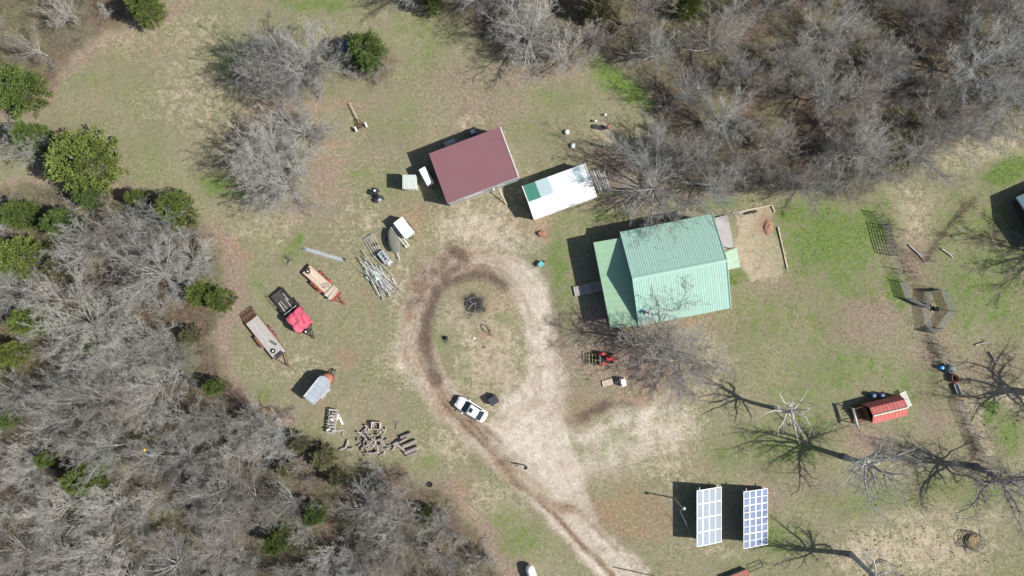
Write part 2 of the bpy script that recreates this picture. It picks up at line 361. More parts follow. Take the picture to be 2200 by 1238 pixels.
mud = mx([stroke([(972, 540), (990, 560), (955, 600), (928, 650), (914, 710), (920, 770), (938, 815)], 26, 18, .10) * (.62 + .75 * streak), stroke([(935, 645), (960, 612), (1005, 592), (1055, 594), (1085, 615)], 20, 14, .12) * (.6 + .5 * streak),
          stroke([(900, 640), (930, 590), (985, 560)], 48, 40) * .5 * (.55 + streak), ringstroke(-22, 5, 5) * leftside * .6, ringstroke(-8, 3, 4) * leftside * .6, ringstroke(3, 2, 3) * leftside * .45, ringstroke(-15, 2, 3) * leftside * .5, blob(1285, 885, 50, 14, .95, -18), blob(1262, 897, 26, 12, .8), blob(1330, 868, 40, 7, .5, -14), blob(1195, 700, 12, 60, .6), blob(1200, 660, 10, 40, .45), blob(1190, 740, 14, 40, .5),
          stroke([(1985, 560), (2030, 500), (2090, 425)], 10, 10) * .95, stroke([(1940, 545), (1985, 560)], 8, 10) * .7,  # dark diagonal band and its short branch on the right lawn
          stroke([(1100, 1035), (1150, 1075)], 6, 8) * .55, stroke([(945, 855), (1010, 928), (1070, 988), (1125, 1052), (1180, 1100)], 6, 7, .12) * .62, stroke([(985, 872), (1050, 950), (1110, 1020)], 5, 6, .1) * .5, stroke([(1190, 1105), (1250, 1170), (1320, 1240)], 6, 7, .1) * .65, stroke([(1215, 1088), (1240, 1092), (1290, 1145)], 5, 6, .1) * .5, blob(975, 535, 24, 9, .6, 25), blob(1010, 575, 40, 12, .5)])
clay = mx([blob(910, 616, 17, 12, 1.0), blob(1040, 716, 24, 12, .7, 35), blob(1650, 490, 14, 24, 1.15, -14), blob(690, 310, 60, 40, .35), blob(1160, 505, 20, 14, .5), blob(900, 300, 40, 30, .3), blob(1210, 450, 40, 12, .5, -20),
           blob(540, 555, 40, 12, .5, 45), blob(880, 460, 25, 40, .35), blob(1310, 670, 40, 10, .5), blob(1490, 690, 60, 10, .6, -10), blob(1060, 640, 60, 60, .25), blob(985, 1050, 25, 20, .7), blob(1000, 1085, 20, 20, .4), blob(1480, 160, 30, 20, .2), blob(1380, 850, 60, 16, .55, -15), blob(300, 100, 160, 60, .22), blob(1020, 860, 40, 30, .2),
           stroke([(480, 520), (510, 545), (545, 580)], 14, 14) * .5, blob(650, 225, 110, 18, .6), blob(560, 265, 60, 14, .45)])
leaf = mx([stroke([(1905, 455), (1935, 560), (1985, 640), (2005, 700), (2030, 760), (2060, 860), (2110, 990)], 40, 40) * .65, blob(1070, 30, 60, 40, .7), blob(1350, 780, 150, 80, .95), blob(1280, 700, 50, 60, .9), blob(1430, 820, 100, 50, .7), blob(560, 300, 100, 90, .75), blob(700, 380, 60, 100, .7), blob(640, 430, 90, 60, .6), blob(1330, 350, 50, 60, .9), blob(1380, 420, 70, 40, .8),
           blob(1000, 170, 160, 45, .6), blob(1150, 160, 110, 30, .7), blob(1030, 235, 100, 40, .6), blob(1060, 220, 80, 60, .35), blob(1870, 660, 70, 50, .9), blob(1850, 720, 70, 30, .7), blob(1960, 560, 40, 70, .9), blob(1870, 950, 70, 40, .9),
           blob(2010, 670, 50, 45, 1.0), blob(2000, 760, 60, 40, .8), blob(2030, 720, 25, 60, .8), blob(2100, 780, 120, 60, .55), blob(1710, 470, 40, 20, .5), blob(2000, 880, 40, 60, .7), blob(1740, 1030, 60, 50, .5), blob(1640, 1090, 40, 90, .5), blob(1500, 420, 60, 20, .6),
           stroke([(460, 500), (500, 560), (505, 650), (470, 740), (500, 840), (620, 905)], 46, 34) * .9, stroke([(80, 215), (130, 160), (240, 85), (330, 45), (390, 10)], 26, 20) * .85, stroke([(0, 235), (70, 235), (110, 200)], 30, 20) * .7,
           stroke([(240, 330), (245, 400), (330, 420)], 40, 30) * .6, stroke([(960, 1055), (1040, 1150), (1110, 1250)], 70, 50) * .75, blob(60, 400, 100, 18, .7), blob(1130, 300, 40, 30, .3), blob(770, 220, 60, 14, .6), blob(800, 330, 60, 60, .35), blob(1700, 620, 60, 40, .6), blob(1560, 700, 90, 30, .6), blob(1200, 770, 40, 50, .8)])
straw = mx([stroke([(2076, 850), (2100, 900), (2128, 970)], 14, 16) * .9, area(GARDEN, 12) * 1.0, blob(2180, 850, 60, 22, .9), blob(2100, 880, 30, 50, .8), blob(1870, 1190, 70, 40, 1.0), blob(2000, 1180, 120, 60, .8), blob(1930, 1120, 80, 30, .55), blob(2060, 1120, 100, 60, .5), blob(1900, 1005, 90, 24, .5), blob(2130, 310, 100, 40, .6), blob(2060, 320, 70, 40, .45), blob(1950, 470, 60, 60, .6),
            blob(1040, 490, 110, 60, .75), blob(1000, 440, 60, 30, .5), blob(1420, 930, 90, 60, .7), blob(1450, 1000, 60, 50, .5), blob(1060, 780, 70, 100, .85), blob(1010, 690, 70, 60, .6), blob(1090, 650, 40, 40, .6), blob(980, 830, 40, 40, .5), blob(1110, 830, 60, 40, .7), blob(960, 830, 40, 40, .4), blob(860, 620, 30, 60, .5), blob(860, 780, 40, 60, .6), blob(960, 960, 70, 40, .6), blob(1060, 1080, 60, 40, .5), blob(420, 200, 120, 100, .35), blob(420, 80, 90, 60, .35),
            blob(580, 480, 80, 60, .35), blob(780, 480, 60, 60, .35), blob(700, 280, 60, 30, .2), blob(1530, 770, 60, 60, .45), blob(1520, 820, 40, 40, .5), blob(1120, 400, 40, 40, .4), blob(1290, 290, 25, 25, .7), blob(1010, 260, 30, 12, .7), blob(1660, 790, 70, 60, .35), blob(220, 60, 120, 60, .55), blob(640, 790, 90, 60, .25), stroke([(1500, 800), (1660, 730), (1690, 640)], 6, 8) * .4, blob(1560, 1190, 70, 16, .4, 20)])
green = mx([blob(1790, 520, 120, 90, .84, 15), blob(1880, 480, 55, 55, .9), blob(1720, 520, 40, 90, .7), blob(1830, 610, 90, 50, .55), blob(1650, 690, 110, 70, .45), blob(1780, 800, 160, 60, .5), blob(2100, 620, 120, 110, .55), blob(2060, 480, 60, 60, .5), blob(1680, 960, 140, 60, .5), blob(1960, 830, 90, 60, .4), blob(2080, 1060, 120, 40, .45), blob(1325, 165, 55, 26, 1.15, 20), blob(1362, 195, 36, 26, 1.1), blob(1385, 215, 20, 16, .8), blob(470, 400, 44, 22, .85), blob(500, 425, 30, 16, .6), blob(1770, 520, 75, 60, .95, 20), blob(1850, 500, 60, 34, .95), blob(1800, 590, 40, 60, .7), blob(1720, 460, 60, 26, .85), blob(1560, 436, 40, 12, .9), blob(1580, 600, 22, 18, .8), blob(1920, 620, 22, 40, .95, -20),  # greener lawn; right-hand blobs also darken it for the dim right side
            blob(2160, 370, 60, 30, 1.2, -25), blob(2120, 560, 90, 50, .6), blob(2150, 660, 60, 60, .6), blob(2080, 700, 40, 60, .4), blob(1200, 555, 26, 60, .85), blob(1225, 640, 26, 50, .4), blob(638, 515, 16, 24, .8), blob(625, 545, 22, 26, .6), blob(955, 725, 28, 32, .4), blob(995, 800, 20, 34, .28), blob(1090, 690, 25, 18, .42), blob(1320, 965, 34, 34, .5), blob(1310, 985, 22, 22, .6),
            blob(830, 400, 30, 30, .45), blob(780, 370, 20, 16, .45), blob(2135, 880, 20, 32, .9), blob(2170, 930, 26, 44, .7), blob(1660, 1150, 60, 40, .6), blob(1590, 1210, 70, 18, .45), blob(700, 10, 70, 20, .7), blob(650, 5, 60, 16, .7), blob(1700, 850, 60, 30, .5), blob(1740, 910, 80, 30, .5), blob(1880, 1080, 120, 30, .5), blob(1560, 980, 60, 30, .5), blob(1300, 470, 50, 18, .6, -20), blob(1220, 480, 30, 20, .4),
            blob(920, 60, 90, 40, .4), blob(900, 130, 60, 60, .35), blob(860, 250, 60, 60, .3), blob(240, 170, 100, 50, .28), blob(320, 330, 70, 70, .28), blob(560, 600, 30, 80, .3), blob(560, 850, 40, 20, .5), blob(500, 130, 60, 60, .4), blob(1200, 210, 80, 30, .35), blob(1150, 280, 60, 40, .3), blob(1130, 1160, 50, 40, .55), blob(1090, 1120, 40, 30, .4), blob(920, 990, 30, 30, .5), blob(1760, 700, 60, 80, .35), blob(1600, 740, 50, 50, .3), blob(1680, 380, 60, 30, .5), blob(1580, 150, 90, 40, .35), blob(1610, 30, 70, 40, .4), blob(1860, 160, 80, 30, .3), blob(2120, 480, 60, 40, .6)])
woods = mx([area(WOODS_L, 40), area(WOODS_TL, 34) * .8, area(WOODS_TR, 50) * (.62 + .5 * fbm(80, 61)), blob(640, 150, 90, 60, .7), blob(600, 350, 60, 80, .55), blob(800, 140, 45, 45, .8), blob(100, 320, 90, 50, .6), blob(2150, 520, 70, 40, .55)])  # last blob paints the ground darker where an edge tree's shadow falls
green *= 1 - .75 * np.clip(area(WOODS_L, 40), 0, 1)
char = mx([blob(1018, 653, 24, 25, 1.2), blob(2090, 1167, 18, 16, .7), blob(960, 727, 7, 12, .8)])  # char at the fire heap; just darker ground at feeder and stump
far = (np.abs(GX) > 75) | (np.abs(GY) > 45)
mud *= ~far; gravel = np.where(far, np.minimum(gravel, .7), gravel)
dune = (fbm(26, 71) - .5) * 0.10 + (fbm(7, 75) - .5) * 0.035
GZ = np.where(far, 0, dune) - 0.03
GZ -= 0.03 * stroke([(895, 760), (945, 855), (1010, 925), (1070, 985), (1125, 1050), (1180, 1095), (1240, 1160), (1290, 1205), (1325, 1250)], 5, 5, .1)
GZ -= 0.05 * stroke([(965, 545), (985, 572), (950, 610), (925, 650), (913, 710), (922, 770), (945, 815)], 8, 10, .1)
GZ = np.minimum(GZ, 0.0)
MASK = np.stack([green, straw, leaf, gravel, mud, clay, woods, brown, char], axis=-1)
MASK = np.clip(MASK, 0, 1.2)

def ground_material():
    m = bpy.data.materials.new('ground_cover'); m.use_nodes = True
    nt = m.node_tree; N = nt.nodes; L = nt.links; b = N['Principled BSDF']
    b.inputs['Roughness'].default_value = 0.95; b.inputs['Specular IOR Level'].default_value = 0.12
    geo = N.new('ShaderNodeNewGeometry')
    def noise(scale, det=6, ro=.65, dist=0.0):
        n = N.new('ShaderNodeTexNoise'); n.inputs['Scale'].default_value = scale; n.inputs['Detail'].default_value = det; n.inputs['Roughness'].default_value = ro; n.inputs['Distortion'].default_value = dist
        L.new(geo.outputs['Position'], n.inputs['Vector']); return n.outputs['Fac']
    def mapr(v, a, b_, c, d, smooth=False):
        r = N.new('ShaderNodeMapRange'); r.interpolation_type = 'SMOOTHSTEP' if smooth else 'LINEAR'
        L.new(v, r.inputs[0]); r.inputs[1].default_value = a; r.inputs[2].default_value = b_; r.inputs[3].default_value = c; r.inputs[4].default_value = d; return r.outputs[0]
    def math_(op, a, b_):
        r = N.new('ShaderNodeMath'); r.operation = op
        for i, q in enumerate((a, b_)):
            if isinstance(q, (int, float)): r.inputs[i].default_value = q
            else: L.new(q, r.inputs[i])
        return r.outputs[0]
    def mixc(f, a, b_, mode='MIX'):
        r = N.new('ShaderNodeMix'); r.data_type = 'RGBA'; r.blend_type = mode
        if isinstance(f, (int, float)): r.inputs[0].default_value = f
        else: L.new(f, r.inputs[0])
        for i, q in ((6, a), (7, b_)):
            if isinstance(q, tuple): r.inputs[i].default_value = (*q, 1)
            else: L.new(q, r.inputs[i])
        return r.outputs[2]
    fine = noise(7.0, 5, .75); med = noise(0.9, 7, .7, .4); big = noise(0.11, 5, .6); speck = noise(2.6, 6, .8)
    fm = mapr(fine, .35, .65, 0, 1); mm = mapr(med, .35, .65, 0, 1); bm = mapr(big, .35, .65, 0, 1); sm = mapr(speck, .38, .62, 0, 1)
    chans = []
    for i in range(3):
        a = N.new('ShaderNodeAttribute'); a.attribute_name = 'mask%d' % i
        s_ = N.new('ShaderNodeSeparateColor'); L.new(a.outputs['Color'], s_.inputs[0]); chans += [s_.outputs[0], s_.outputs[1], s_.outputs[2]]
    names = ['green', 'straw', 'leaf', 'gravel', 'mud', 'clay', 'woods', 'brown', 'char']
    ch = dict(zip(names, chans))
    wob = mapr(math_('ADD', math_('MULTIPLY', med, .5), math_('MULTIPLY', speck, .5)), .40, .60, 0, 1)
    wob2 = mapr(math_('ADD', math_('MULTIPLY', noise(0.35, 6, .7, .3), .5), math_('MULTIPLY', fine, .5)), .40, .60, 0, 1)
    def fac(k, top=1.0, soft=.9, w=None):
        base = mapr(math_('ADD', ch[k], w or wob), 1 - soft / 2, 1 + soft / 2, 0, top, True)
        return math_('MULTIPLY', base, mapr(ch[k], .0, .22, 0, 1))
    col = mixc(mm, (0.196, 0.182, 0.118), (0.255, 0.230, 0.160))
    col = mixc(mapr(noise(.22, 6, .7, .5), .40, .60, 0, 1), col, mixc(sm, (0.158, 0.166, 0.090), (0.222, 0.218, 0.130)))
    dead = mapr(math_('ADD', speck, math_('MULTIPLY', math_('SUBTRACT', big, .5), .3)), .52, .68, 0, .6, True)
    col = mixc(dead, col, (0.335, 0.300, 0.215))
    redl = mapr(math_('ADD', math_('MULTIPLY', noise(.16, 6, .72, .6), .7), math_('MULTIPLY', speck, .3)), .51, .62, 0, .42, True)
    col = mixc(redl, col, mixc(sm, (0.215, 0.160, 0.118), (0.305, 0.238, 0.178)))
    col = mixc(fac('leaf', .92), col, mixc(sm, (0.180, 0.130, 0.105), (0.315, 0.242, 0.200)))
    col = mixc(fac('straw', .95), col, mixc(mm, (0.315, 0.265, 0.185), (0.43, 0.368, 0.282)))
    col = mixc(fac('green', .95), col, mixc(sm, (0.075, 0.148, 0.030), (0.160, 0.215, 0.062)))
    pat = mapr(noise(.075, 5, .65, .8), .42, .58, 0, 1); pat2 = mapr(noise(.13, 5, .65, .5), .45, .62, 0, 1)
    wf = mixc(pat, mixc(sm, (0.070, 0.048, 0.040), (0.175, 0.120, 0.095)), mixc(sm, (0.072, 0.070, 0.050), (0.155, 0.138, 0.102)))
    wf = mixc(pat2, wf, mixc(sm, (0.075, 0.082, 0.042), (0.180, 0.168, 0.100)))
    col = mixc(fac('woods', .95, .7), col, wf)  # litter tones, lowered to put the shade between crowns into the floor
    col = mixc(fac('gravel', 1.0, 1.3, wob2), col, mixc(mm, mixc(sm, (0.375, 0.312, 0.255), (0.50, 0.440, 0.380)), mixc(fm, (0.480, 0.430, 0.365), (0.63, 0.585, 0.515))))
    col = mixc(fac('brown', .95, 1.2, wob2), col, mixc(sm, (0.185, 0.128, 0.085), (0.315, 0.225, 0.155)))
    col = mixc(fac('clay', .95), col, mixc(sm, (0.235, 0.150, 0.102), (0.345, 0.238, 0.170)))
    col = mixc(fac('mud', .95, 1.2, wob2), col, mixc(sm, (0.078, 0.058, 0.046), (0.145, 0.108, 0.084)))
    col = mixc(fac('char', 1.0), col, mixc(sm, (0.02, 0.02, 0.02), (0.09, 0.085, 0.08)))
    v = math_('MULTIPLY', mapr(fine, .25, .75, .74, 1.26), math_('MULTIPLY', mapr(speck, .2, .8, .84, 1.16), mapr(big, .3, .7, .93, 1.07)))
    col = mixc(1.0, col, v, 'MULTIPLY')
    L.new(col, b.inputs['Base Color'])
    bp = N.new('ShaderNodeBump'); bp.inputs['Strength'].default_value = 0.55; bp.inputs['Distance'].default_value = 0.09
    L.new(math_('ADD', math_('MULTIPLY', fine, .6), speck), bp.inputs['Height']); L.new(bp.outputs[0], b.inputs['Normal'])
    return m
GMAT = ground_material()
def put_masks(me, w):
    for i in range(3):
        a = me.attributes.new('mask%d' % i, 'FLOAT_COLOR', 'POINT')
        c = np.ones((len(w), 4), dtype=np.float32); c[:, :3] = w[:, 3 * i:3 * i + 3]
        a.data.foreach_set('color', c.ravel())
ny, nx = GX.shape
idx = np.arange(ny * nx).reshape(ny, nx)
quads = np.stack([idx[:-1, :-1], idx[:-1, 1:], idx[1:, 1:], idx[1:, :-1]], axis=-1)
GV = np.stack([GX, GY, GZ], axis=-1).reshape(-1, 3); GM = MASK.reshape(-1, 9)
me = fast_mesh('ground', GV, quads.reshape(-1, 4)); put_masks(me, GM)
me.polygons.foreach_set('use_smooth', [True] * len(me.polygons))
g = link('ground', me, GMAT); g['kind'] = 'structure'
def sheet(name, cellmask, lift):
    q = quads[cellmask].reshape(-1, 4); u, inv = np.unique(q, return_inverse=True)
    v = GV[u].copy(); v[:, 2] += lift
    me = fast_mesh(name, v, inv.reshape(-1, 4)); put_masks(me, GM[u])
    me.polygons.foreach_set('use_smooth', [True] * len(me.polygons))
    o = link(name, me, GMAT); o['kind'] = 'structure'; return o
near = ~far[:-1, :-1] & ~far[1:, 1:]
sheet('driveway', (drive_all[:-1, :-1] > .3) & near, 0.004)
sheet('garden_bed', (sdf(GARDEN)[:-1, :-1] > -2) & near, 0.004)
def gmask(px, py):
    ix = np.clip(np.searchsorted(XS, (np.asarray(px) - CX) / PPM), 0, nx - 1); iy = np.clip(np.searchsorted(YS, (CY - np.asarray(py)) / PPM), 0, ny - 1)
    return MASK[iy, ix], GZ[iy, ix]
# ------------------------------------------------------------------ trees, shrubs, undergrowth, grass
def grow(out, p, d, L, r, level, spec, rnd):
    """one branch as a chain of tapering segments, with its side branches"""
    steps, nch, ratio, spread, crook, lift = spec[level]
    pts = [p]; dd = d.copy(); sl = L / steps
    for i in range(steps):
        dd = (dd + Vector((rnd.gauss(0, crook), rnd.gauss(0, crook), rnd.gauss(0, crook) + lift))).normalized()
        q = pts[-1] + dd * sl
        ra = r * (1 - 0.85 * i / steps); rb = r * (1 - 0.85 * (i + 1) / steps)
        out[level].append((*pts[-1], *q, max(ra, 0.009), max(rb, 0.007))); pts.append(q)
        if level + 1 < len(spec):
            k = nch / steps; k = int(k) + (1 if rnd.random() < k - int(k) else 0)
            if level == 0 and i == 0: k = 0
            for _ in range(k):
                t = rnd.random(); o = pts[-2].lerp(q, t)
                ax = dd.orthogonal(); ax.rotate(Matrix.Rotation(rnd.uniform(0, 6.283), 3, dd))
                nd = (dd * math.cos(rad(spread)) + ax * math.sin(rad(spread) * rnd.uniform(.7, 1.3))).normalized()
                nd.z += 0.12; nd.normalize()
                grow(out, o, nd, L * ratio * rnd.uniform(.6, 1.25) * (1.15 - 0.55 * (i + t) / steps), ra * 0.55, level + 1, spec, rnd)
def bare_tree(name, seed, H=10.0, limbs=8, fork=0.22, tilt=(18, 55), r0=0.19, spec=None, bark='bark', twig='twig', trunk_r=None, lean=(0, 0), llen=None):
    rnd = random.Random(seed)
    spec = spec or [(7, 9, .42, 38, .10, .05), (4, 7, .45, 36, .14, .03), (3, 5, .5, 36, .18, .02), (2, 0, 0, 0, .2, 0)]
    out = [[] for _ in spec]; tr = []
    p = Vector((0, 0, -0.15)); fh = fork * H; n = 5; d = Vector((lean[0], lean[1], 1)).normalized(); tops = []
    for i in range(n):
        d = (d + Vector((rnd.gauss(0, .05), rnd.gauss(0, .05), 0))).normalized(); q = p + d * (fh / n)
        tr.append((*p, *q, (trunk_r or r0) * (1.35 if i == 0 else 1.05 - .06 * i), (trunk_r or r0) * (1.0 - .06 * i))); p = q; tops.append(q)
    for i in range(limbs):
        a = 6.283 * i / limbs + rnd.uniform(-.4, .4); t = rad(rnd.uniform(*tilt)) if i else rad(6)
        dd = Vector((math.cos(a) * math.sin(t) + lean[0], math.sin(a) * math.sin(t) + lean[1], math.cos(t)))
        L = llen * rnd.uniform(.8, 1.15) if llen else (H - fh) * rnd.uniform(.72, 1.0) * (1.0 - .42 * math.sin(t) ** 2)
        grow(out, tops[-1] if i % 3 else tops[-2], dd.normalized(), L, r0 * rnd.uniform(.42, .62), 0, spec, rnd)
    root = thing(name, 'x', 'tree', (0, 0, 0))
    link('trunk', seg_mesh('trunk', tr + out[0], 6), bark, root)
    link('crown', seg_mesh('crown', [s_ for lv in out[1:] for s_ in lv], 3), twig, root)
    return root
DENSE = [(6, 11, .46, 36, .10, .03), (4, 7, .48, 36, .13, .02), (3, 4, .5, 36, .17, .02), (2, 0, 0, 0, .2, 0)]
FAN = [(6, 12, .44, 28, .08, .02), (4, 7, .46, 30, .11, .02), (3, 4, .5, 32, .15, .02), (2, 0, 0, 0, .2, 0)]
SCRUB = [(5, 8, .46, 38, .14, .03), (3, 6, .5, 38, .18, .02), (2, 3, .5, 36, .2, 0), (2, 0, 0, 0, .2, 0)]
protos = [
    bare_tree('bare_tree', 1, 10, 13, .18, (15, 68), .13, DENSE),
    bare_tree('bare_tree', 2, 10, 14, .24, (10, 60), .13, FAN),
    bare_tree('bare_tree', 3, 10, 17, .12, (15, 72), .11, FAN),
    bare_tree('bare_tree', 4, 10, 13, .20, (12, 66), .12, DENSE, 'bark', 'twig_warm'),
    bare_tree('bare_tree', 5, 10, 16, .10, (15, 70), .11, FAN, 'bark', 'twig'),
    bare_tree('bare_tree', 6, 10, 12, .22, (12, 64), .13, DENSE, 'bark', 'twig_warm'),
]
def scrub_proto(seed, tw):
    return bare_tree('bare_shrub', seed, 4.0, 10, .04, (15, 65), .06, SCRUB, 'bark', tw)
scrubs = [scrub_proto(21, 'twig'), scrub_proto(22, 'twig_warm'), scrub_proto(23, 'twig_warm')]

def place(proto, px, py, H, label, group=None, wide=1.0, ref=10.0, cat=None):
    s_ = H / ref
    t = copy_tree(proto, P(px, py), R.uniform(0, 6.283), (s_ * wide, s_ * wide, s_), label, group)
    if cat: t['category'] = cat
    return t
def base_of(px, py, hm): return (CX + (px - CX) * (1 - hm / ALT), CY + (py - CY) * (1 - hm / ALT))

# single trees that stand apart
place(protos[0], 655, 168, 11.5, 'big grey leafless tree in the lawn, upper one of the island thickets', wide=1.3)
place(protos[2], 612, 150, 10.0, 'smaller leafless tree leaning against the big grey lawn tree at upper left', wide=1.2)
place(protos[1], 690, 150, 9.5, 'leafless tree at the right side of the upper lawn thicket beside the cedar', wide=1.2)
place(protos[3], 600, 195, 9.0, 'leafless tree at the lower side of the upper lawn thicket', wide=1.2)
place(protos[0], 575, 365, 9.0, 'leafless tree at the left side of the lower lawn thicket', wide=1.2)
place(protos[4], 655, 292, 9.0, 'leafless multi-stemmed tree at the upper end of the lower lawn thicket', wide=1.3)
place(protos[2], 612, 345, 10.0, 'leafless grey tree in the middle of the lower lawn thicket', wide=1.2)
place(protos[4], 625, 405, 10.0, 'leafless pale tree at the lower end of the lower lawn thicket', wide=1.3)
place(protos[0], 1136, 95, 10.0, 'large leafless tree at the wood edge above the maroon roofed barn', wide=1.5)
place(protos[2], 1400, 405, 11.5, 'large leafless tree between the white shed and the green roofed house', wide=1.35)
place(protos[3], 1408, 742, 11.0, 'leafless tree overhanging the lower left corner of the green roof', wide=1.55)
place(protos[4], 1455, 768, 9.5, 'leafless tree right of the tractor below the green roofed house', wide=1.4)
# the open crooked trees of the lower right yard
OPEN = [(8, 9, .46, 44, .21, .02), (5, 6, .46, 44, .24, .0), (4, 4, .5, 42, .25, 0), (2, 0, 0, 0, .2, 0)]
OPEN2 = [(8, 9, .48, 44, .22, -.01), (5, 7, .46, 44, .24, .0), (4, 4, .5, 42, .25, 0), (2, 0, 0, 0, .2, 0)]
STUB = [(8, 6, .40, 50, .24, .02), (4, 4, .42, 45, .26, .02), (2, 0, 0, 0, .2, 0)]
def hero(seed, px, py, label, **k):
    t = bare_tree('bare_tree', seed, **k); t['label'] = label; t.location = P(px, py); return t
hero(31, 1668, 878, 'pale dead looking tree with stubby crooked limbs left of the red roofed coop', H=10.5, limbs=11, fork=.50, tilt=(30, 80), r0=.25, spec=STUB, bark='bark_white', twig='bark_white', trunk_r=.28, llen=4.8)
hero(32, 1818, 983, 'tall leafless grey tree with wide crooked limbs below the red roofed coop', H=15, limbs=13, fork=.36, tilt=(20, 78), r0=.30, spec=OPEN, bark='bark', twig='twig', trunk_r=.40, lean=(.03, 0), llen=7.4)
hero(33, 2099, 1004, 'dark leafless tree with many crooked limbs at the right edge', H=14, limbs=14, fork=.34, tilt=(25, 80), r0=.30, spec=OPEN2, bark='bark_dark', twig='bark_dark', trunk_r=.45, lean=(.06, .02), llen=7.2)
hero(34, 1830, 1192, 'leafless tree at the bottom edge right of the solar arrays', H=13, limbs=9, fork=.45, tilt=(25, 75), r0=.28, spec=OPEN, bark='bark', twig='twig', trunk_r=.38, llen=5.5)
hero(35, 2262, 852, 'leafless tree right of the stock tanks at the right edge', H=14, limbs=11, fork=.40, tilt=(25, 75), r0=.32, spec=OPEN2, bark='bark', twig='twig', trunk_r=.55, llen=7.5)
place(protos[1], 2285, 560, 12, 'leafless tree at the right edge below the blue grey roof', wide=1.25)
place(protos[3], 1800, 330, 10.5, 'brownish leafless tree at the wood edge above the steel gate panel', wide=1.15)

def in_poly(px, py, poly):
    c = False; n = len(poly)
    for i in range(n):
        ax, ay = poly[i]; bx, by = poly[(i + 1) % n]
        if (ay > py) != (by > py) and px < (bx - ax) * (py - ay) / (by - ay) + ax: c = not c
    return c
BUSY = []
# big trees of the left wood that show singly
for px, py, H, w, pr, lab in [
    (366, 592, 11.5, 1.15, 1, 'large pale leafless tree fanning leftward, wood edge left of the trailers'),
    (358, 512, 9.5, 1.15, 4, 'pale leafless tree in the left wood just below the olive cedar'),
    (430, 562, 8.0, 1.0, 2, 'leafless tree at the wood edge above the twin lobed cedar'),
    (222, 690, 11.0, 1.2, 1, 'pale leafless tree with long leftward limbs in the middle of the left wood'),
    (246, 862, 12.0, 1.3, 4, 'widest grey leafless tree in the left wood, level with the stock trailer'),
    (262, 955, 10.0, 1.0, 1, 'leafless tree left of the yellow spot in the lower left wood'),
    (352, 968, 9.0, .9, 5, 'white limbed leafless tree carrying the small yellow spot'),
    (80, 625, 9.0, 1.0, 4, 'leafless tree right of the large left edge cedar'),
    (335, 725, 8.5, 1.1, 0, 'brownish leafless tree in the left wood, level with the long trailer'),
    (95, 330, 7.5, 1.1, 1, 'leafless tree tucked against the big round cedar'),
    (640, 1070, 9.0, 1.0, 0, 'leafless tree with dark twigs in the lower wood below the log heap'),
    (560, 1060, 9.0, 1.0, 3, 'leafless tree in the lower wood left of the dark twigged one'),
    (860, 1170, 8.5, 1.15, 3, 'brown twigged leafless tree at the lower wood edge left of the white tank'),
    (800, 1085, 8.0, 1.1, 2, 'grey leafless tree below the log heap at the wood edge'),
    (300, 1235, 11.0, 1.1, 1, 'pale leafless tree at the bottom edge of the lower left wood'),
]:
    place(protos[pr], px, py, H, lab, wide=w); BUSY.append((px, py, 46))
for px, py, H, w, pr, lab in [
    (1740, 215, 10, .95, 0, 'pale grey leafless tree standing clear in the upper right wood'),
    (1545, 270, 9.5, 1.0, 1, 'leafless tree in the upper right wood above the green roofed house'),
    (1850, 345, 9, 1.0, 2, 'bluish grey leafless tree at the right end of the upper right wood'),
    (2060, 160, 12, 1.2, 1, 'largest leafless tree at the right side of the upper right wood'),
    (2140, 95, 12, 1.25, 0, 'grey leafless tree at the top right corner of the picture'),
    (2150, 235, 10, 1.2, 2, 'leafless tree at the right edge above the bright green patch'),
    (1990, 270, 9, 1.1, 5, 'leafless tree at the lower right rim of the upper right wood'),
    (1520, 110, 10, 1.1, 3, 'leafless tree left of centre in the upper right wood'),
    (1360, 60, 9, 1.1, 5, 'leafless tree right of the large wood edge tree at the top'),
]:
    place(protos[pr], px, py, H, lab, wide=w); BUSY.append((px, py, 60))

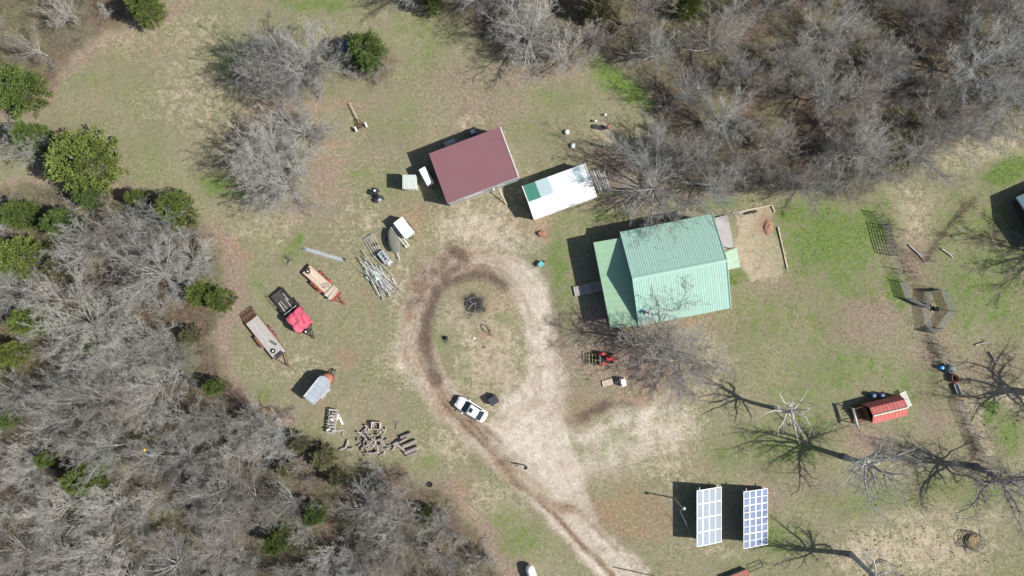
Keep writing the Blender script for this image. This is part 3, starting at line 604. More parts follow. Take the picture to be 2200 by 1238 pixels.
CEDARS = [  # seen centre, radius, height, label
    (168, 345, 70, 7.5, 'large round bright green cedar at the left lawn edge'), (62, 292, 36, 5.5, 'small green cedar joined to the left of the large round cedar'), (28, 187, 54, 6.5, 'broad green cedar at the left edge above the lawn corner'),
    (308, 14, 36, 5.5, 'green cedar at the top edge of the upper left lawn'), (784, 106, 42, 5.5, 'green cedar beside the big grey lawn tree'), (372, 450, 42, 5.5, 'yellowish cedar at the upper tip of the left wood'),
    (127, 480, 36, 5.5, 'round green cedar below the large round cedar'), (40, 462, 36, 5.0, 'yellow green cedar near the left edge'), (35, 552, 50, 6.5, 'large green cedar on the left edge in mid height'), (122, 578, 28, 4.5, 'small olive cedar beside the large left edge cedar'),
    (425, 632, 30, 4.5, 'left lobe of two yellowish cedars at the wood edge by the trailers'), (470, 645, 30, 4.5, 'right one of two yellowish cedars at the wood edge by the trailers'), (60, 690, 36, 6.0, 'dark green upright cedar in the left wood'), (12, 762, 30, 5.5, 'green cedar at the left edge of the wood'),
    (456, 832, 20, 4.0, 'small green cedar at the wood edge left of the stock trailer'), (930, 4, 22, 4.5, 'small cedar at the top edge above the maroon roof'), (1482, 6, 26, 5.0, 'cedar at the top edge of the upper right wood'), (178, 1030, 38, 6.0, 'green cedar in the lower left wood'),
    (100, 985, 20, 4.5, 'small yellow green cedar in the lower left wood'), (592, 1165, 28, 5.5, 'round green cedar in the lower wood'), (672, 1108, 26, 4.5, 'pale green cedar in the lower wood'), (405, 722, 22, 4.0, 'small olive cedar by the pinkish wood edge'),
    (185, 415, 30, 4.5, 'low cedar under the large round cedar'), (915, 1102, 15, 3.0, 'tiny bright cedar at the lower wood edge'), (1285, 14, 30, 5.0, 'dull olive cedar at the top edge left of centre wood'), (200, 750, 18, 4.0, 'small cedar under the pale fanning tree'),
    (290, 425, 20, 4.0, 'little dark cedar at the upper wood edge'), (5, 905, 18, 4.5, 'cedar scrap at the left edge of the lower wood')]
def cedar(seed, m):
    rnd = np.random.default_rng(seed); H = 6.0; r0 = 2.6; n_cl = 240; V = []
    Fc = 0
    pts = []
    cl_h = rnd.random(n_cl) ** .8 * .92 + .04; cl_a = rnd.random(n_cl) * 6.283
    prof = np.sqrt(np.clip(1 - np.clip(cl_h - .12, 0, 1) ** 1.5, 0, 1)) * r0 * (.82 + .25 * rnd.random(n_cl))
    lob = 1 + .08 * np.sin(cl_a * 3 + seed) + .07 * np.sin(cl_a * 5 + 2 * seed); prof *= lob * np.where(cl_h < .1, .85, 1)
    rr = prof * (.55 + .56 * rnd.random(n_cl) ** .6)
    for i in range(n_cl):
        c = np.array([math.cos(cl_a[i]) * rr[i], math.sin(cl_a[i]) * rr[i], cl_h[i] * H])
        k = 60; off = rnd.normal(0, 1, (k, 3)); off /= np.linalg.norm(off, axis=1)[:, None]; rad_ = (.10 + .26 * rnd.random(k))[:, None]; ax = np.array([math.cos(cl_a[i]), math.sin(cl_a[i]), .35])
        pc = c + off * rad_ * np.array([1, 1, .8]) + ax * rnd.uniform(-.45, .35, (k, 1))
        out = pc - np.array([0, 0, cl_h[i] * H * .55]); out /= np.linalg.norm(out, axis=1)[:, None] + 1e-6
        d = out * .8 + off * .7 + np.array([0, 0, .35]) + rnd.normal(0, .25, (k, 3)); d /= np.linalg.norm(d, axis=1)[:, None]
        s = np.cross(d, rnd.normal(0, 1, (k, 3))); s /= np.linalg.norm(s, axis=1)[:, None] + 1e-6
        L = (.13 + .18 * rnd.random(k))[:, None]; w = .04 + .04 * rnd.random(k)[:, None]
        pts.append(np.stack([pc - d * L * .4, pc + s * w, pc + d * L * .6, pc - s * w], axis=1))
    A = np.concatenate(pts).reshape(-1, 3)
    me = fast_mesh('crown', A, np.arange(len(A)).reshape(-1, 4))
    root = thing('cedar_tree', 'x', 'cedar', (0, 0, 0))
    tr = MB().cyl((0, 0, -.1), (0, 0, 2.5), .16, .11, 7).cyl((0, 0, 2.5), (.05, 0, 5.2), .11, .03, 6)
    for i in range(9):
        a = i * 2.4; z = .8 + i * .45; tr.cyl((0, 0, z), (math.cos(a) * 1.7, math.sin(a) * 1.7, z + .7), .045, .015, 5)
    tr.build('trunk', 'bark_dark', root)
    link('crown', me, m, root)
    return root
cproto = [cedar(3, 'cedar'), cedar(4, 'cedar'), cedar(5, 'cedar_olive')]
for i, (px, py, r, H, lab) in enumerate(CEDARS):
    bx, by = base_of(px, py, H * .6); s_ = r / PPM / 2.95
    pr = cproto[2] if ('olive' in lab or 'dull' in lab) else cproto[i % 2]
    t = copy_tree(pr, P(bx, by), R.uniform(0, 6.283), (s_, s_ * R.uniform(.92, 1.08), H / 6.0), lab); BUSY.append((bx, by, r * 1.0 + 26))
for px, py, r, lab in ((692, 985, 36, 'largest olive evergreen bush at the wood edge left of the firewood heap'), (640, 955, 28, 'upper olive evergreen bush at the wood edge left of the firewood heap'), (610, 1010, 26, 'leftmost olive evergreen bush of the clump left of the firewood heap'), (720, 1030, 24, 'lowest small olive evergreen bush of the clump left of the firewood heap')):
    bx, by = base_of(px, py, 2); s_ = r / PPM / 3.6
    copy_tree(cproto[2], P(bx, by), R.uniform(0, 6), (s_, s_, .5), lab, 'olive bushes left of the log heap')['category'] = 'bush'
    BUSY.append((bx, by, r * .6))

# the rest of the woods: every trunk is a tree
LANDMARKS = [(168, 345, 'the large round cedar'), (28, 187, 'the broad left edge cedar'), (372, 450, 'the yellowish wood tip cedar'), (127, 480, 'the round cedar under the largest one'), (35, 552, 'the large left edge cedar'),
    (448, 640, 'the twin yellowish cedars'), (60, 690, 'the dark upright cedar'), (12, 762, 'the middle left edge cedar'), (456, 832, 'the small cedar by the stock trailer'), (178, 1030, 'the lower left cedar'), (310, 967, 'the yellow balloon'),
    (592, 1165, 'the round lower wood cedar'), (672, 1108, 'the pale lower wood cedar'), (665, 970, 'the olive bushes'), (805, 946, 'the firewood heap'), (924, 1041, 'the lone wood edge tyre'), (915, 1102, 'the tiny wood edge cedar'), (1143, 1232, 'the white gas tank'),
    (246, 862, 'the widest left wood tree'), (222, 690, 'the long limbed left wood tree'), (570, 730, 'the long grey trailer'), (308, 14, 'the upper left lawn cedar'), (1136, 95, 'the large tree above the barn'), (930, 4, 'the small top edge cedar'), (1482, 6, 'the top edge right wood cedar'), (1285, 14, 'the dull olive top cedar'),
    (1500, 184, 'the white scrap in the upper wood'), (1400, 405, 'the large tree by the white shed'), (1740, 215, 'the clear pale upper wood tree'), (2060, 160, 'the largest upper right tree'), (1850, 345, 'the bluish upper wood tree'), (1900, 500, 'the tall gate panel'), (2190, 440, 'the blue grey roof'), (1440, 560, 'the green roofed house'), (1545, 270, 'the wood tree above the house'), (300, 1235, 'the pale bottom edge tree'), (1305, 275, 'the rusty red pump')]
USED = set()
def wood_label(px, py, small, H):
    k = ('low' if H < 2.6 else 'tall') + ' grey leafless shrub' if small else ('short' if H < 7 else 'medium' if H < 8.3 else 'tall') + ' leafless wood tree'
    best = sorted(((px - a) ** 2 + (py - b) ** 2, a, b, n) for a, b, n in LANDMARKS)
    for dd, a, b, n in best[:12]:
        dx, dy = px - a, py - b; th = math.degrees(math.atan2(-dy, dx)) % 360
        w = ('right of', 'above and right of', 'above', 'above and left of', 'left of', 'below and left of', 'below', 'below and right of')[int((th + 22.5) // 45) % 8]
        q = 'just ' if dd < 70 ** 2 else 'well ' if dd > 150 ** 2 else ''
        lab = '%s %s%s %s' % (k, q, w, n)
        if lab not in USED: USED.add(lab); return lab, k[k.index(' ') + 1:] + 's of the woods'
    return lab, k[k.index(' ') + 1:] + 's of the woods'
def scatter(poly, n, dmin, hr, x0, y0, x1, y1, small, wide):
    got = []; tries = 0
    while len(got) < n and tries < n * 60:
        tries += 1; px, py = R.uniform(x0, x1), R.uniform(y0, y1)
        if not in_poly(px, py, poly): continue
        d = dmin
        if any((px - a) ** 2 + (py - b) ** 2 < (max(d, c if not small else c * .45)) ** 2 for a, b, c in BUSY) or any((px - a) ** 2 + (py - b) ** 2 < d * d for a, b in got): continue
        got.append((px, py)); H = R.uniform(*hr); lab, grp = wood_label(px, py, small, H)
        pr = R.choice(scrubs) if small else R.choice(protos)
        place(pr, px, py, H, lab, grp, R.uniform(*wide), 4.0 if small else 10.0, 'shrub' if small else 'tree')
    return got
scatter(WOODS_L, 100, 46, (5.5, 9.5), -90, 400, 1060, 1330, False, (.85, 1.15))
scatter(WOODS_TR, 52, 62, (6.0, 10), 860, -90, 2300, 430, False, (.85, 1.15))
scatter(WOODS_TL, 6, 70, (5, 7.5), -60, -60, 260, 200, False, (.85, 1.1))
scatter(WOODS_L, 115, 30, (2.0, 4.6), -60, 400, 1080, 1300, True, (.9, 1.3))
scatter(WOODS_TR, 62, 40, (2.0, 4.4), 860, -60, 2260, 430, True, (.9, 1.3))
scatter(WOODS_TL, 12, 40, (1.2, 2.4), -40, -40, 360, 220, True, (.9, 1.3))
for i, (px, py, H, w, lab) in enumerate([(800, 160, 2.6, 1.3, 'grey leafless bush below the cedar at the big lawn tree'), (760, 165, 2.2, 1.2, 'grey leafless bush left of the bush under the lawn cedar'), (828, 150, 1.8, 1.2, 'small grey bush at the right tip of the upper lawn thicket'),
                          (1075, 40, 3.2, 1.3, 'brown leafless bush left of the large wood edge tree'), (560, 330, 3.0, 1.2, 'leafless bush on the left flank of the lower lawn thicket'), (690, 300, 2.4, 1.3, 'leafless bush on the right flank of the lower lawn thicket'),
                          (585, 420, 2.6, 1.2, 'leafless bush at the lower left of the lower lawn thicket'), (690, 190, 2.8, 1.2, 'leafless bush at the lower right foot of the big lawn tree'), (625, 555, 1.2, 1.0, 'small leafless bush at the end of the long metal beam')]):
    place(scrubs[i % 3], px, py, H, lab, None, w, 4.0, 'bush')
for pr in protos + scrubs + cproto:      # the patterns themselves are not part of the place
    for ch in list(pr.children): bpy.data.objects.remove(ch)
    bpy.data.objects.remove(pr)

# uncountable cover: brush on the wood floor, fallen leaves, grass tufts
def lerp2(a, b, t): return a + (b - a) * t
def rand_pts(n, seed, weight_fn):
    r = np.random.default_rng(seed); out = []; tot = 0
    while tot < n:
        px = r.uniform(-40, 2240, n); py = r.uniform(-40, 1280, n); w, z = gmask(px, py)
        k = r.random(n) < weight_fn(w); out.append(np.stack([px[k], py[k], z[k]], 1)); tot += k.sum()
        if len(out) > 60: break
    return np.concatenate(out)[:n]
bp_ = rand_pts(4400, 5, lambda w: np.clip(w[:, 6] * 1.2 - .35, 0, 1))
ex_ = []
for (x0, y0), (x1, y1), n_, wd_ in (((1905, 455), (1940, 570), 30, 12), ((1940, 570), (1990, 640), 30, 12), ((1990, 712), (2040, 800), 40, 16), ((2060, 850), (2115, 1000), 36, 12), ((1985, 560), (2090, 425), 34, 7)):
    for _ in range(n_):
        t = R.random(); ex_.append((lerp2(x0, x1, t) + R.gauss(0, wd_), lerp2(y0, y1, t) + R.gauss(0, wd_), 0))
bp_ = np.concatenate([bp_, np.array(ex_)])
segs = []; rb = np.random.default_rng(8)
for px, py, z in bp_:
    o = P(px, py); h = rb.uniform(.4, 1.5)
    for _ in range(8):
        a = rb.uniform(0, 6.283); t = rb.uniform(.2, 1.2); p = Vector((o.x + rb.normal(0, .3), o.y + rb.normal(0, .3), -.05)); d = Vector((math.cos(a) * math.sin(t), math.sin(a) * math.sin(t), math.cos(t))); l = h * rb.uniform(.5, 1.1)
        q = p + d * l * .5; d2 = Vector((d.x + rb.normal(0, .3), d.y + rb.normal(0, .3), d.z - .25)).normalized(); s_ = q + d2 * l * .5
        segs.append((*p, *q, .014, .010)); segs.append((*q, *s_, .010, .006))
        d3 = Vector((d2.x + rb.normal(0, .6), d2.y + rb.normal(0, .6), d2.z)).normalized(); segs.append((*q, *(q + d3 * l * .4), .009, .006))
ug = link('undergrowth', seg_mesh('undergrowth', segs, 3), 'brush'); tag(ug, 'low tangled brown brush covering the floor of the woods', 'undergrowth', None, 'stuff')
def cards(pts, seed, size, tilt, lift):
    r = np.random.default_rng(seed); n = len(pts); a = r.random(n) * 6.283; s = r.uniform(*size, n)[:, None]
    c = np.stack([(pts[:, 0] - CX) / PPM, (CY - pts[:, 1]) / PPM, pts[:, 2] + lift], 1)
    u = np.stack([np.cos(a), np.sin(a), r.normal(0, tilt, n)], 1); v = np.stack([-np.sin(a), np.cos(a), r.normal(0, tilt, n)], 1)
    bend = np.array([0, 0, 1.0]) * (s * r.uniform(.0, .5, (n, 1)))
    A = np.stack([c - u * s, c + v * s * .55 + bend * .3, c + u * s + bend, c - v * s * .55], 1).reshape(-1, 3)
    return A, np.arange(n * 4).reshape(-1, 4)
lp = rand_pts(26000, 6, lambda w: np.clip(np.maximum(w[:, 6] * .9, w[:, 2] * .8) - .15, 0, 1) * (1 - np.clip(w[:, 3], 0, 1)))
A, F = cards(lp, 9, (.05, .11), .25, .02)
lo = link('fallen_leaves', fast_mesh('fallen_leaves', A, F), 'leaf_dead'); tag(lo, 'brown fallen leaves strewn on the wood floor and lawn edges', 'leaves', None, 'stuff')
gp = rand_pts(62000, 7, lambda w: .25 + .75 * np.clip(w[:, 0] + w[:, 1] * .5, 0, 1) * 1 - np.clip(w[:, 3] + w[:, 4] + w[:, 7], 0, 1))
def tufts(pts, seed):
    r = np.random.default_rng(seed); n = len(pts); w, _ = gmask(pts[:, 0], pts[:, 1])
    c = np.stack([(pts[:, 0] - CX) / PPM, (CY - pts[:, 1]) / PPM, pts[:, 2] - .01], 1); T = []
    for k in range(3):
        a = r.random(n) * 6.283; d = np.stack([np.cos(a), np.sin(a), np.zeros(n)], 1); s = np.stack([-np.sin(a), np.cos(a), np.zeros(n)], 1)
        h = r.uniform(.04, .13, n)[:, None]; sp = r.uniform(.05, .13, n)[:, None]; wd = r.uniform(.012, .03, n)[:, None]
        T.append(np.stack([c - s * wd, c + s * wd, c + d * sp + np.array([0, 0, 1.0]) * h], 1))
    A = np.stack(T, 1).reshape(-1, 3); return A, np.arange(len(A)).reshape(-1, 3), np.repeat(w, 9, axis=0)
A, F, w = tufts(gp, 12)
me = fast_mesh('grass', A, F); put_masks(me, w)
go = link('grass', me, GMAT); tag(go, 'short dry winter grass tufts over the yard', 'grass', None, 'stuff')
dp = rand_pts(170, 15, lambda w: np.clip(w[:, 1], 0, 1)); dm = MB()
for i in range(120):
    px, py = R.gauss(2010, 110), R.gauss(1150, 60)
    if R.random() < .3: px, py = R.uniform(1760, 1950), R.uniform(1140, 1238)
    if R.random() < .2: px, py = R.uniform(2080, 2200), R.uniform(850, 1000)
    s_ = R.uniform(.06, .13); dm.lathe([(s_, -.03), (s_ * .8, .03), (s_ * .4, .06)], 7, P(px, py), 1, R.uniform(.7, 1))
tag(dm.build('dung_pats', 'dung'), 'dark droppings dotted over the tan ground at lower right', 'droppings', None, 'stuff')
# ------------------------------------------------------------------ buildings
def lerp(a, b, t): return a + (b - a) * t
def panel_mesh(o, A, B, C, D, ribs, th=.02, rw=.05, rh=.03, face=None):
    """one metal roofing sheet: eave A-B, ridge D-C, ribs run from eave to ridge"""
    mb = MB(o); mb.slab([A, B, C, D], th)
    nrm = (B - A).cross(D - A).normalized()
    if nrm.z < 0: nrm = -nrm
    for i in range(ribs):
        t = (i + .5) / ribs; mb.beam(lerp(A, B, t) + nrm * rh * .4, lerp(D, C, t) + nrm * rh * .4, rw, rh, nrm)
    return mb
def sheets(parent, o, A, B, C, D, n, m, ribs=3, gap=.006, rnd=None, colf=None):
    for i in range(n):
        t0 = i / n; t1 = (i + 1) / n; e = gap / max((B - A).length, .1)
        up = Vector((0, 0, .004 * (i % 2)))
        q = [lerp(A, B, t0 + e) + up, lerp(A, B, t1 - e) + up, lerp(D, C, t1 - e) + up, lerp(D, C, t0 + e) + up]
        panel_mesh(o, *q, ribs).build('roof_panel', colf(i) if colf else m, parent)
def wall(o, a, b, z0, za, zb, m, parent, th=.14, name='wall'):
    """upright wall on the ground line a-b, top height za at a and zb at b"""
    a = Vector((a[0], a[1], 0)); b = Vector((b[0], b[1], 0)); n = (b - a).normalized().cross(Vector((0, 0, 1))) * (th / 2)
    mb = MB(o); lo = Vector((0, 0, z0)); pts = [a + n + lo, b + n + lo, b + n + Vector((0, 0, zb)), a + n + Vector((0, 0, za)), a - n + lo, b - n + lo, b - n + Vector((0, 0, zb)), a - n + Vector((0, 0, za))]
    mb.add(pts, [(0, 1, 2, 3), (7, 6, 5, 4), (0, 4, 5, 1), (1, 5, 6, 2), (2, 6, 7, 3), (3, 7, 4, 0)])
    return mb.build(name, m, parent)
def opening(o, a, b, t, w, z0, z1, name, m, parent, out):
    a = Vector((a[0], a[1], 0)); b = Vector((b[0], b[1], 0)); d = (b - a).normalized(); c = lerp(a, b, t) + out * .10
    fr = MB(o); u = Vector((0, 0, 1))
    for s_ in (-1, 1): fr.beam(c + d * s_ * w / 2 + u * z0, c + d * s_ * w / 2 + u * z1, .09, .06, out)
    fr.beam(c - d * w / 2 + u * z1, c + d * w / 2 + u * z1, .06, .09); fr.beam(c - d * w / 2 + u * z0, c + d * w / 2 + u * z0, .06, .09)
    f = fr.build(name, 'trim', parent)
    pn = MB(o).beam(c - d * (w / 2 - .05) + u * (z0 + z1) / 2, c + d * (w / 2 - .05) + u * (z0 + z1) / 2, .03, z1 - z0 - .08)
    pn.build('pane' if name == 'window' else 'door_leaf', m, f); return f

# --- the green roofed house
HC = P(1440, 590); house = thing('house', 'house with large green ribbed metal gable roof and paler side wing', 'house', HC)
EH, RH = 3.5, 5.7
TL, TR = P(1333, 498.5, EH), P(1530, 459.5, EH); BL, BR = P(1372, 700, EH), P(1571, 663, EH)
# square the plan up: use the left edge and the eave direction
ux = (TR - TL).normalized(); vy = Vector((ux.y, -ux.x, 0)); Lm = ((TR - TL).length + (BR - BL).length) / 2; Wm = ((BL - TL).dot(vy) + (BR - TR).dot(vy)) / 2
c0 = (TL + TR + BL + BR) / 4; TL = c0 - ux * Lm / 2 - vy * Wm / 2; TR = c0 + ux * Lm / 2 - vy * Wm / 2; BL = c0 - ux * Lm / 2 + vy * Wm / 2; BR = c0 + ux * Lm / 2 + vy * Wm / 2
RL = (TL + BL) / 2 + Vector((0, 0, RH - EH)); RR = (TR + BR) / 2 + Vector((0, 0, RH - EH))
rf = MB(HC); dn = Vector((0, 0, .06))
rf.slab([TL - dn, TR - dn, RR - dn, RL - dn], .10).slab([BL - dn, BR - dn, RR - dn, RL - dn], .10)
roof = rf.build('roof', 'trim', house)
sheets(roof, HC, TL, TR, RR, RL, 13, 'roof_green'); sheets(roof, HC, BL, BR, RR, RL, 13, 'roof_green')
upz = Vector((0, 0, .07))
cap = MB(HC); vyn = (BL - TL).normalized(); sl = (RH - EH) / (Wm / 2)
for s_ in (-1, 1):
    d = vyn * s_ * .22 + Vector((0, 0, -.22 * sl)); cap.slab([RL + upz, RR + upz, RR + upz + d, RL + upz + d], .015)
cap.build('ridge_cap', 'roof_green', roof)
for a, b in ((TL, RL), (BL, RL), (TR, RR), (BR, RR)):
    MB(HC).beam(a + Vector((0, 0, .02)), b + Vector((0, 0, .02)), .10, .14).build('verge_trim', 'roof_green', roof)
in_ = .35
W = {k: v for k, v in dict(tl=TL + ux * in_ - vy * -in_, tr=TR - ux * in_ + vy * in_, bl=BL + ux * in_ - vy * in_, br=BR - ux * in_ - vy * in_).items()}
h_e = EH + .05
wall(HC, W['tl'], W['tr'], -.05, h_e, h_e, 'wall_tan', house); wall(HC, W['bl'], W['br'], -.05, h_e, h_e, 'wall_tan', house)
for a, b, rr in ((W['tl'], W['bl'], RL), (W['tr'], W['br'], RR)):
    m_ = (a + b) / 2; wall(HC, a, m_, -.05, h_e, RH - .22, 'wall_tan', house); wall(HC, m_, b, -.05, RH - .22, h_e, 'wall_tan', house)
for t in (.2, .5, .8): opening(HC, W['bl'], W['br'], t, 1.0, 1.2, 2.4, 'window', 'glass', house, vy)
for t in (.25, .7): opening(HC, W['tl'], W['tr'], t, 1.0, 1.2, 2.4, 'window', 'glass', house, -vy)
opening(HC, W['tr'], W['br'], .42, .95, .1, 2.15, 'door', 'wood_brown', house, ux)
opening(HC, W['tr'], W['br'], .75, 1.0, 1.2, 2.3, 'window', 'glass', house, ux)
opening(HC, W['tl'], W['bl'], .55, .95, .1, 2.15, 'door', 'wood_brown', house, -ux)
# side wing: one slope falling to the left
wo1, wo2 = P(1275, 521, 3.0), P(1311.5, 704.5, 3.0)
wi1 = W['tl'] + vy * .0; wi1 = Vector((*(TL + vy * .75 + ux * .25).xy, 3.55)); wi2 = Vector((*(BL + ux * .25).xy, 3.55))
wdir = (wo2 - wo1).normalized()
wr = MB(HC).slab([p - dn for p in (wo1, wo2, wi2, wi1)], .09).build('wing_roof', 'trim', house)
sheets(wr, HC, wo1, wo2, wi2, wi1, 13, 'roof_wing', ribs=3)
for t in (.02, .25, .48, .62, .8, .98):
    p = lerp(wo1, wo2, t) + ux * .35; MB(HC).box((p.x, p.y, 1.45), (.14, .14, 2.95)).build('porch_post', 'wood_grey', house)
pf = MB(HC)
qd = [Vector((*(p.xy), .32)) for p in (wo1 + ux * .3, wo2 + ux * .3, wi2, wi1)]
pfl = MB(HC).slab([p - Vector((0, 0, .03)) for p in qd], .32).build('porch_floor', 'wood_grey', house)
nb = 46
for i in range(nb):
    t0, t1 = i / nb + .001, (i + 1) / nb - .001
    MB(HC).slab([lerp(qd[0], qd[1], t0), lerp(qd[0], qd[1], t1), lerp(qd[3], qd[2], t1), lerp(qd[3], qd[2], t0)], .028).build('plank', 'wood_grey', pfl)
# small pale porch roof and grey landing on the right
q = [P(1556, 543, 2.7), P(1583, 532, 2.6), P(1590.5, 574, 2.6), P(1565, 580, 2.7)]
pr_ = MB(HC).slab([p - Vector((0, 0, .05)) for p in q], .07).build('side_porch_roof', 'trim', house)
sheets(pr_, HC, q[1], q[2], q[3], q[0], 3, 'roof_pale', ribs=2)
for p in (q[1], q[2]): MB(HC).box((p.x - .2, p.y, 1.28), (.11, .11, 2.6)).build('porch_post', 'wood_grey', house)
d = [P(1533, 469, .4), P(1563, 461.5, .4), P(1577, 531, .4), P(1549, 537, .4)]
dk = MB(HC).slab([p - Vector((0, 0, .03)) for p in d], .38).build('deck', 'wood_grey', house)
for i in range(14):
    t0, t1 = i / 14 + .003, (i + 1) / 14 - .003
    MB(HC).slab([lerp(d[0], d[1], t0), lerp(d[0], d[1], t1), lerp(d[3], d[2], t1), lerp(d[3], d[2], t0)], .028).build('plank', 'concrete', dk)
# stove pipe near the lower eave
cp = P(1392, 672, 4.2)
ch = MB(HC).cyl(cp + Vector((0, 0, -.6)), cp + Vector((0, 0, .7)), .13, .13, 12).cyl(cp + Vector((0, 0, .7)), cp + Vector((0, 0, .78)), .24, .24, 12).cyl(cp + Vector((0, 0, .85)), cp + Vector((0, 0, .97)), .26, .05, 12).build('stove_pipe', 'metal', house, True)
MB(HC).slab([cp + Vector((x, y, .02 + y * sl * .9)) for x, y in ((-.4, -.35), (.4, -.35), (.4, .35), (-.4, .35))], .04).build('flashing', 'metal', ch)
for px, py, an in ((1453, 555, 10), (1428, 562, 10), (1485, 612, 15), (1412, 534, 30)):
    z = RH - abs((P(px, py, 4.8) - RL).dot(vy)) * sl + .07; p = P(px, py, z); dv = Vector((math.cos(rad(-an)), math.sin(rad(-an)), 0)) * .32
    tag(MB().cyl(p - dv, p + dv, .025, .012, 5).build('stick', 'bark_dark'), 'short dark twig lying on the green metal roof', 'stick', 'twigs on the green roof')
# boardwalk and handrails to the porch
A_, B_ = P(1233, 627), P(1294, 613); bw = thing('boardwalk', 'short weathered plank walkway with handrails leading to the wing porch', 'walkway', (A_ + B_) / 2, ang(61, -14))
L_ = (B_ - A_).length
MB().beam((-L_ / 2, -.55, .12), (L_ / 2, -.55, .12), .08, .16).beam((-L_ / 2, .55, .12), (L_ / 2, .55, .12), .08, .16).build('stringer', 'wood_grey', bw)
for i in range(16): MB().box((-L_ / 2 + (i + .5) * L_ / 16, 0, .22), (L_ / 16 - .02, 1.3, .035)).build('plank', 'wood_grey', bw)
for s_ in (-1, 1): MB().beam((-.2, s_ * .62, 1.0), (L_ / 2, s_ * .62, 1.05), .07, .05).box((-.2, s_ * .62, .55), (.07, .07, .95)).box((L_ / 2 - .1, s_ * .62, .55), (.07, .07, .95)).build('handrail', 'wood_pale', bw)

# --- maroon roofed barn
BC = P(1018, 355); barn = thing('barn', 'barn with flat maroon shingle roof and grey walls', 'barn', BC)
b = [P(921, 330, 3.1), P(1073.5, 273, 3.3), P(1115, 381, 3.3), P(961, 437, 3.1)]
bx_ = (b[1] - b[0]); bx_.z = 0; bx_.normalize(); by_ = Vector((bx_.y, -bx_.x, 0))
bl = ((b[1] - b[0]).length + (b[2] - b[3]).length) / 2; bw_ = ((b[3] - b[0]).dot(by_) + (b[2] - b[1]).dot(by_)) / 2; bc = (b[0] + b[1] + b[2] + b[3]) / 4
def bq(s_, t, z): return Vector((*(bc + bx_ * bl / 2 * s_ + by_ * bw_ / 2 * t).xy, z))
b = [bq(-1, -1, 3.05), bq(1, -1, 3.3), bq(1, 1, 3.3), bq(-1, 1, 3.05)]
br_ = MB(BC).slab([p - Vector((0, 0, .03)) for p in b], .14).build('roof', 'trim', barn)
for i in range(26):          # shingle courses overlap towards the low side
    t0, t1 = i / 26, (i + 1) / 26; e = Vector((0, 0, .012)); 
    MB(BC).slab([lerp(b[0], b[1], t0) + e, lerp(b[0], b[1], t1 + .002), lerp(b[3], b[2], t1 + .002), lerp(b[3], b[2], t0) + e], .02).build('shingle_course', 'roof_maroon', br_)
MB(BC).beam(bq(1.004, -1.0, 3.30), bq(1.004, 1.0, 3.30), .16, .12).build('fascia', 'trim', br_); MB(BC).beam(bq(-.75, 1.006, 3.05), bq(1, 1.006, 3.28), .12, .14).build('fascia', 'wall_grey', br_)
w4 = [bq(-.97, -.96, 0), bq(.985, -.96, 0), bq(.985, .985, 0), bq(-.97, .985, 0)]
for i, (zz, za) in enumerate(((2.95, 3.18), (3.18, 3.18), (3.18, 2.95), (2.95, 2.95))): wall(BC, w4[i], w4[(i + 1) % 4], -.05, zz, za, 'wall_grey', barn)
opening(BC, w4[3], w4[2], .35, 2.4, .05, 2.4, 'door', 'wood_grey', barn, by_); opening(BC, w4[3], w4[2], .75, .9, 1.1, 2.0, 'window', 'glass', barn, by_); opening(BC, w4[1], w4[2], .5, .9, 1.1, 2.0, 'window', 'glass', barn, bx_)
p = bq(.28, 1.03, 2.5); MB(BC).cyl(p, p + by_ * .25, .08, .13, 10).build('lamp', 'white', barn)
# --- white shed
SC = P(1200, 413); shed = thing('shed', 'shed with white metal gable roof, one corner of it dark green', 'shed', SC)
s = [P(1122, 400, 2.2), P(1255, 352, 2.2), P(1281, 422, 2.2), P(1149, 473, 2.2)]
sx_ = (s[1] - s[0]).normalized(); sy_ = Vector((sx_.y, -sx_.x, 0)); sc = (s[0] + s[1] + s[2] + s[3]) / 4
sl_ = ((s[1] - s[0]).length + (s[2] - s[3]).length) / 2; sw_ = ((s[3] - s[0]).dot(sy_) + (s[2] - s[1]).dot(sy_)) / 2
def sq(a, t, z): return Vector((*(sc + sx_ * sl_ / 2 * a + sy_ * sw_ / 2 * t).xy, z))
RZ = 2.85; sr = MB(SC).slab([sq(-1, -1, 2.13), sq(1, -1, 2.13), sq(1, 0, RZ - .07), sq(-1, 0, RZ - .07)], .06).slab([sq(-1, 1, 2.13), sq(1, 1, 2.13), sq(1, 0, RZ - .07), sq(-1, 0, RZ - .07)], .06).build('roof', 'trim', shed)
sheets(sr, SC, sq(-1, -1, 2.2), sq(1, -1, 2.2), sq(1, 0, RZ), sq(-1, 0, RZ), 10, 'roof_white', colf=lambda i: ('roof_teal', 'roof_teal', 'roof_ice', 'roof_ice', 'roof_white', 'roof_white', 'roof_white', 'roof_white', 'roof_ice', 'roof_white')[i])
sheets(sr, SC, sq(-1, 1, 2.2), sq(1, 1, 2.2), sq(1, 0, RZ), sq(-1, 0, RZ), 10, 'roof_white')
for a, q0, q1 in ((-1.006, -1, 0), (-1.006, 1, 0), (1.006, -1, 0), (1.006, 1, 0)): MB(SC).beam(sq(a, q0, 2.24), sq(a, q1, RZ + .04), .12, .09).build('verge_trim', 'white', sr)
c4 = [sq(-.97, -.95, 0), sq(.97, -.95, 0), sq(.97, .95, 0), sq(-.97, .95, 0)]
wall(SC, c4[0], c4[1], -.05, 2.1, 2.1, 'wall_white', shed); wall(SC, c4[3], c4[2], -.05, 2.1, 2.1, 'wall_white', shed)
for a, d_ in ((0, 3), (1, 2)):
    m_ = (c4[a] + c4[d_]) / 2; wall(SC, c4[a], m_, -.05, 2.1, RZ - .16, 'wall_white', shed); wall(SC, m_, c4[d_], -.05, RZ - .16, 2.1, 'wall_white', shed)
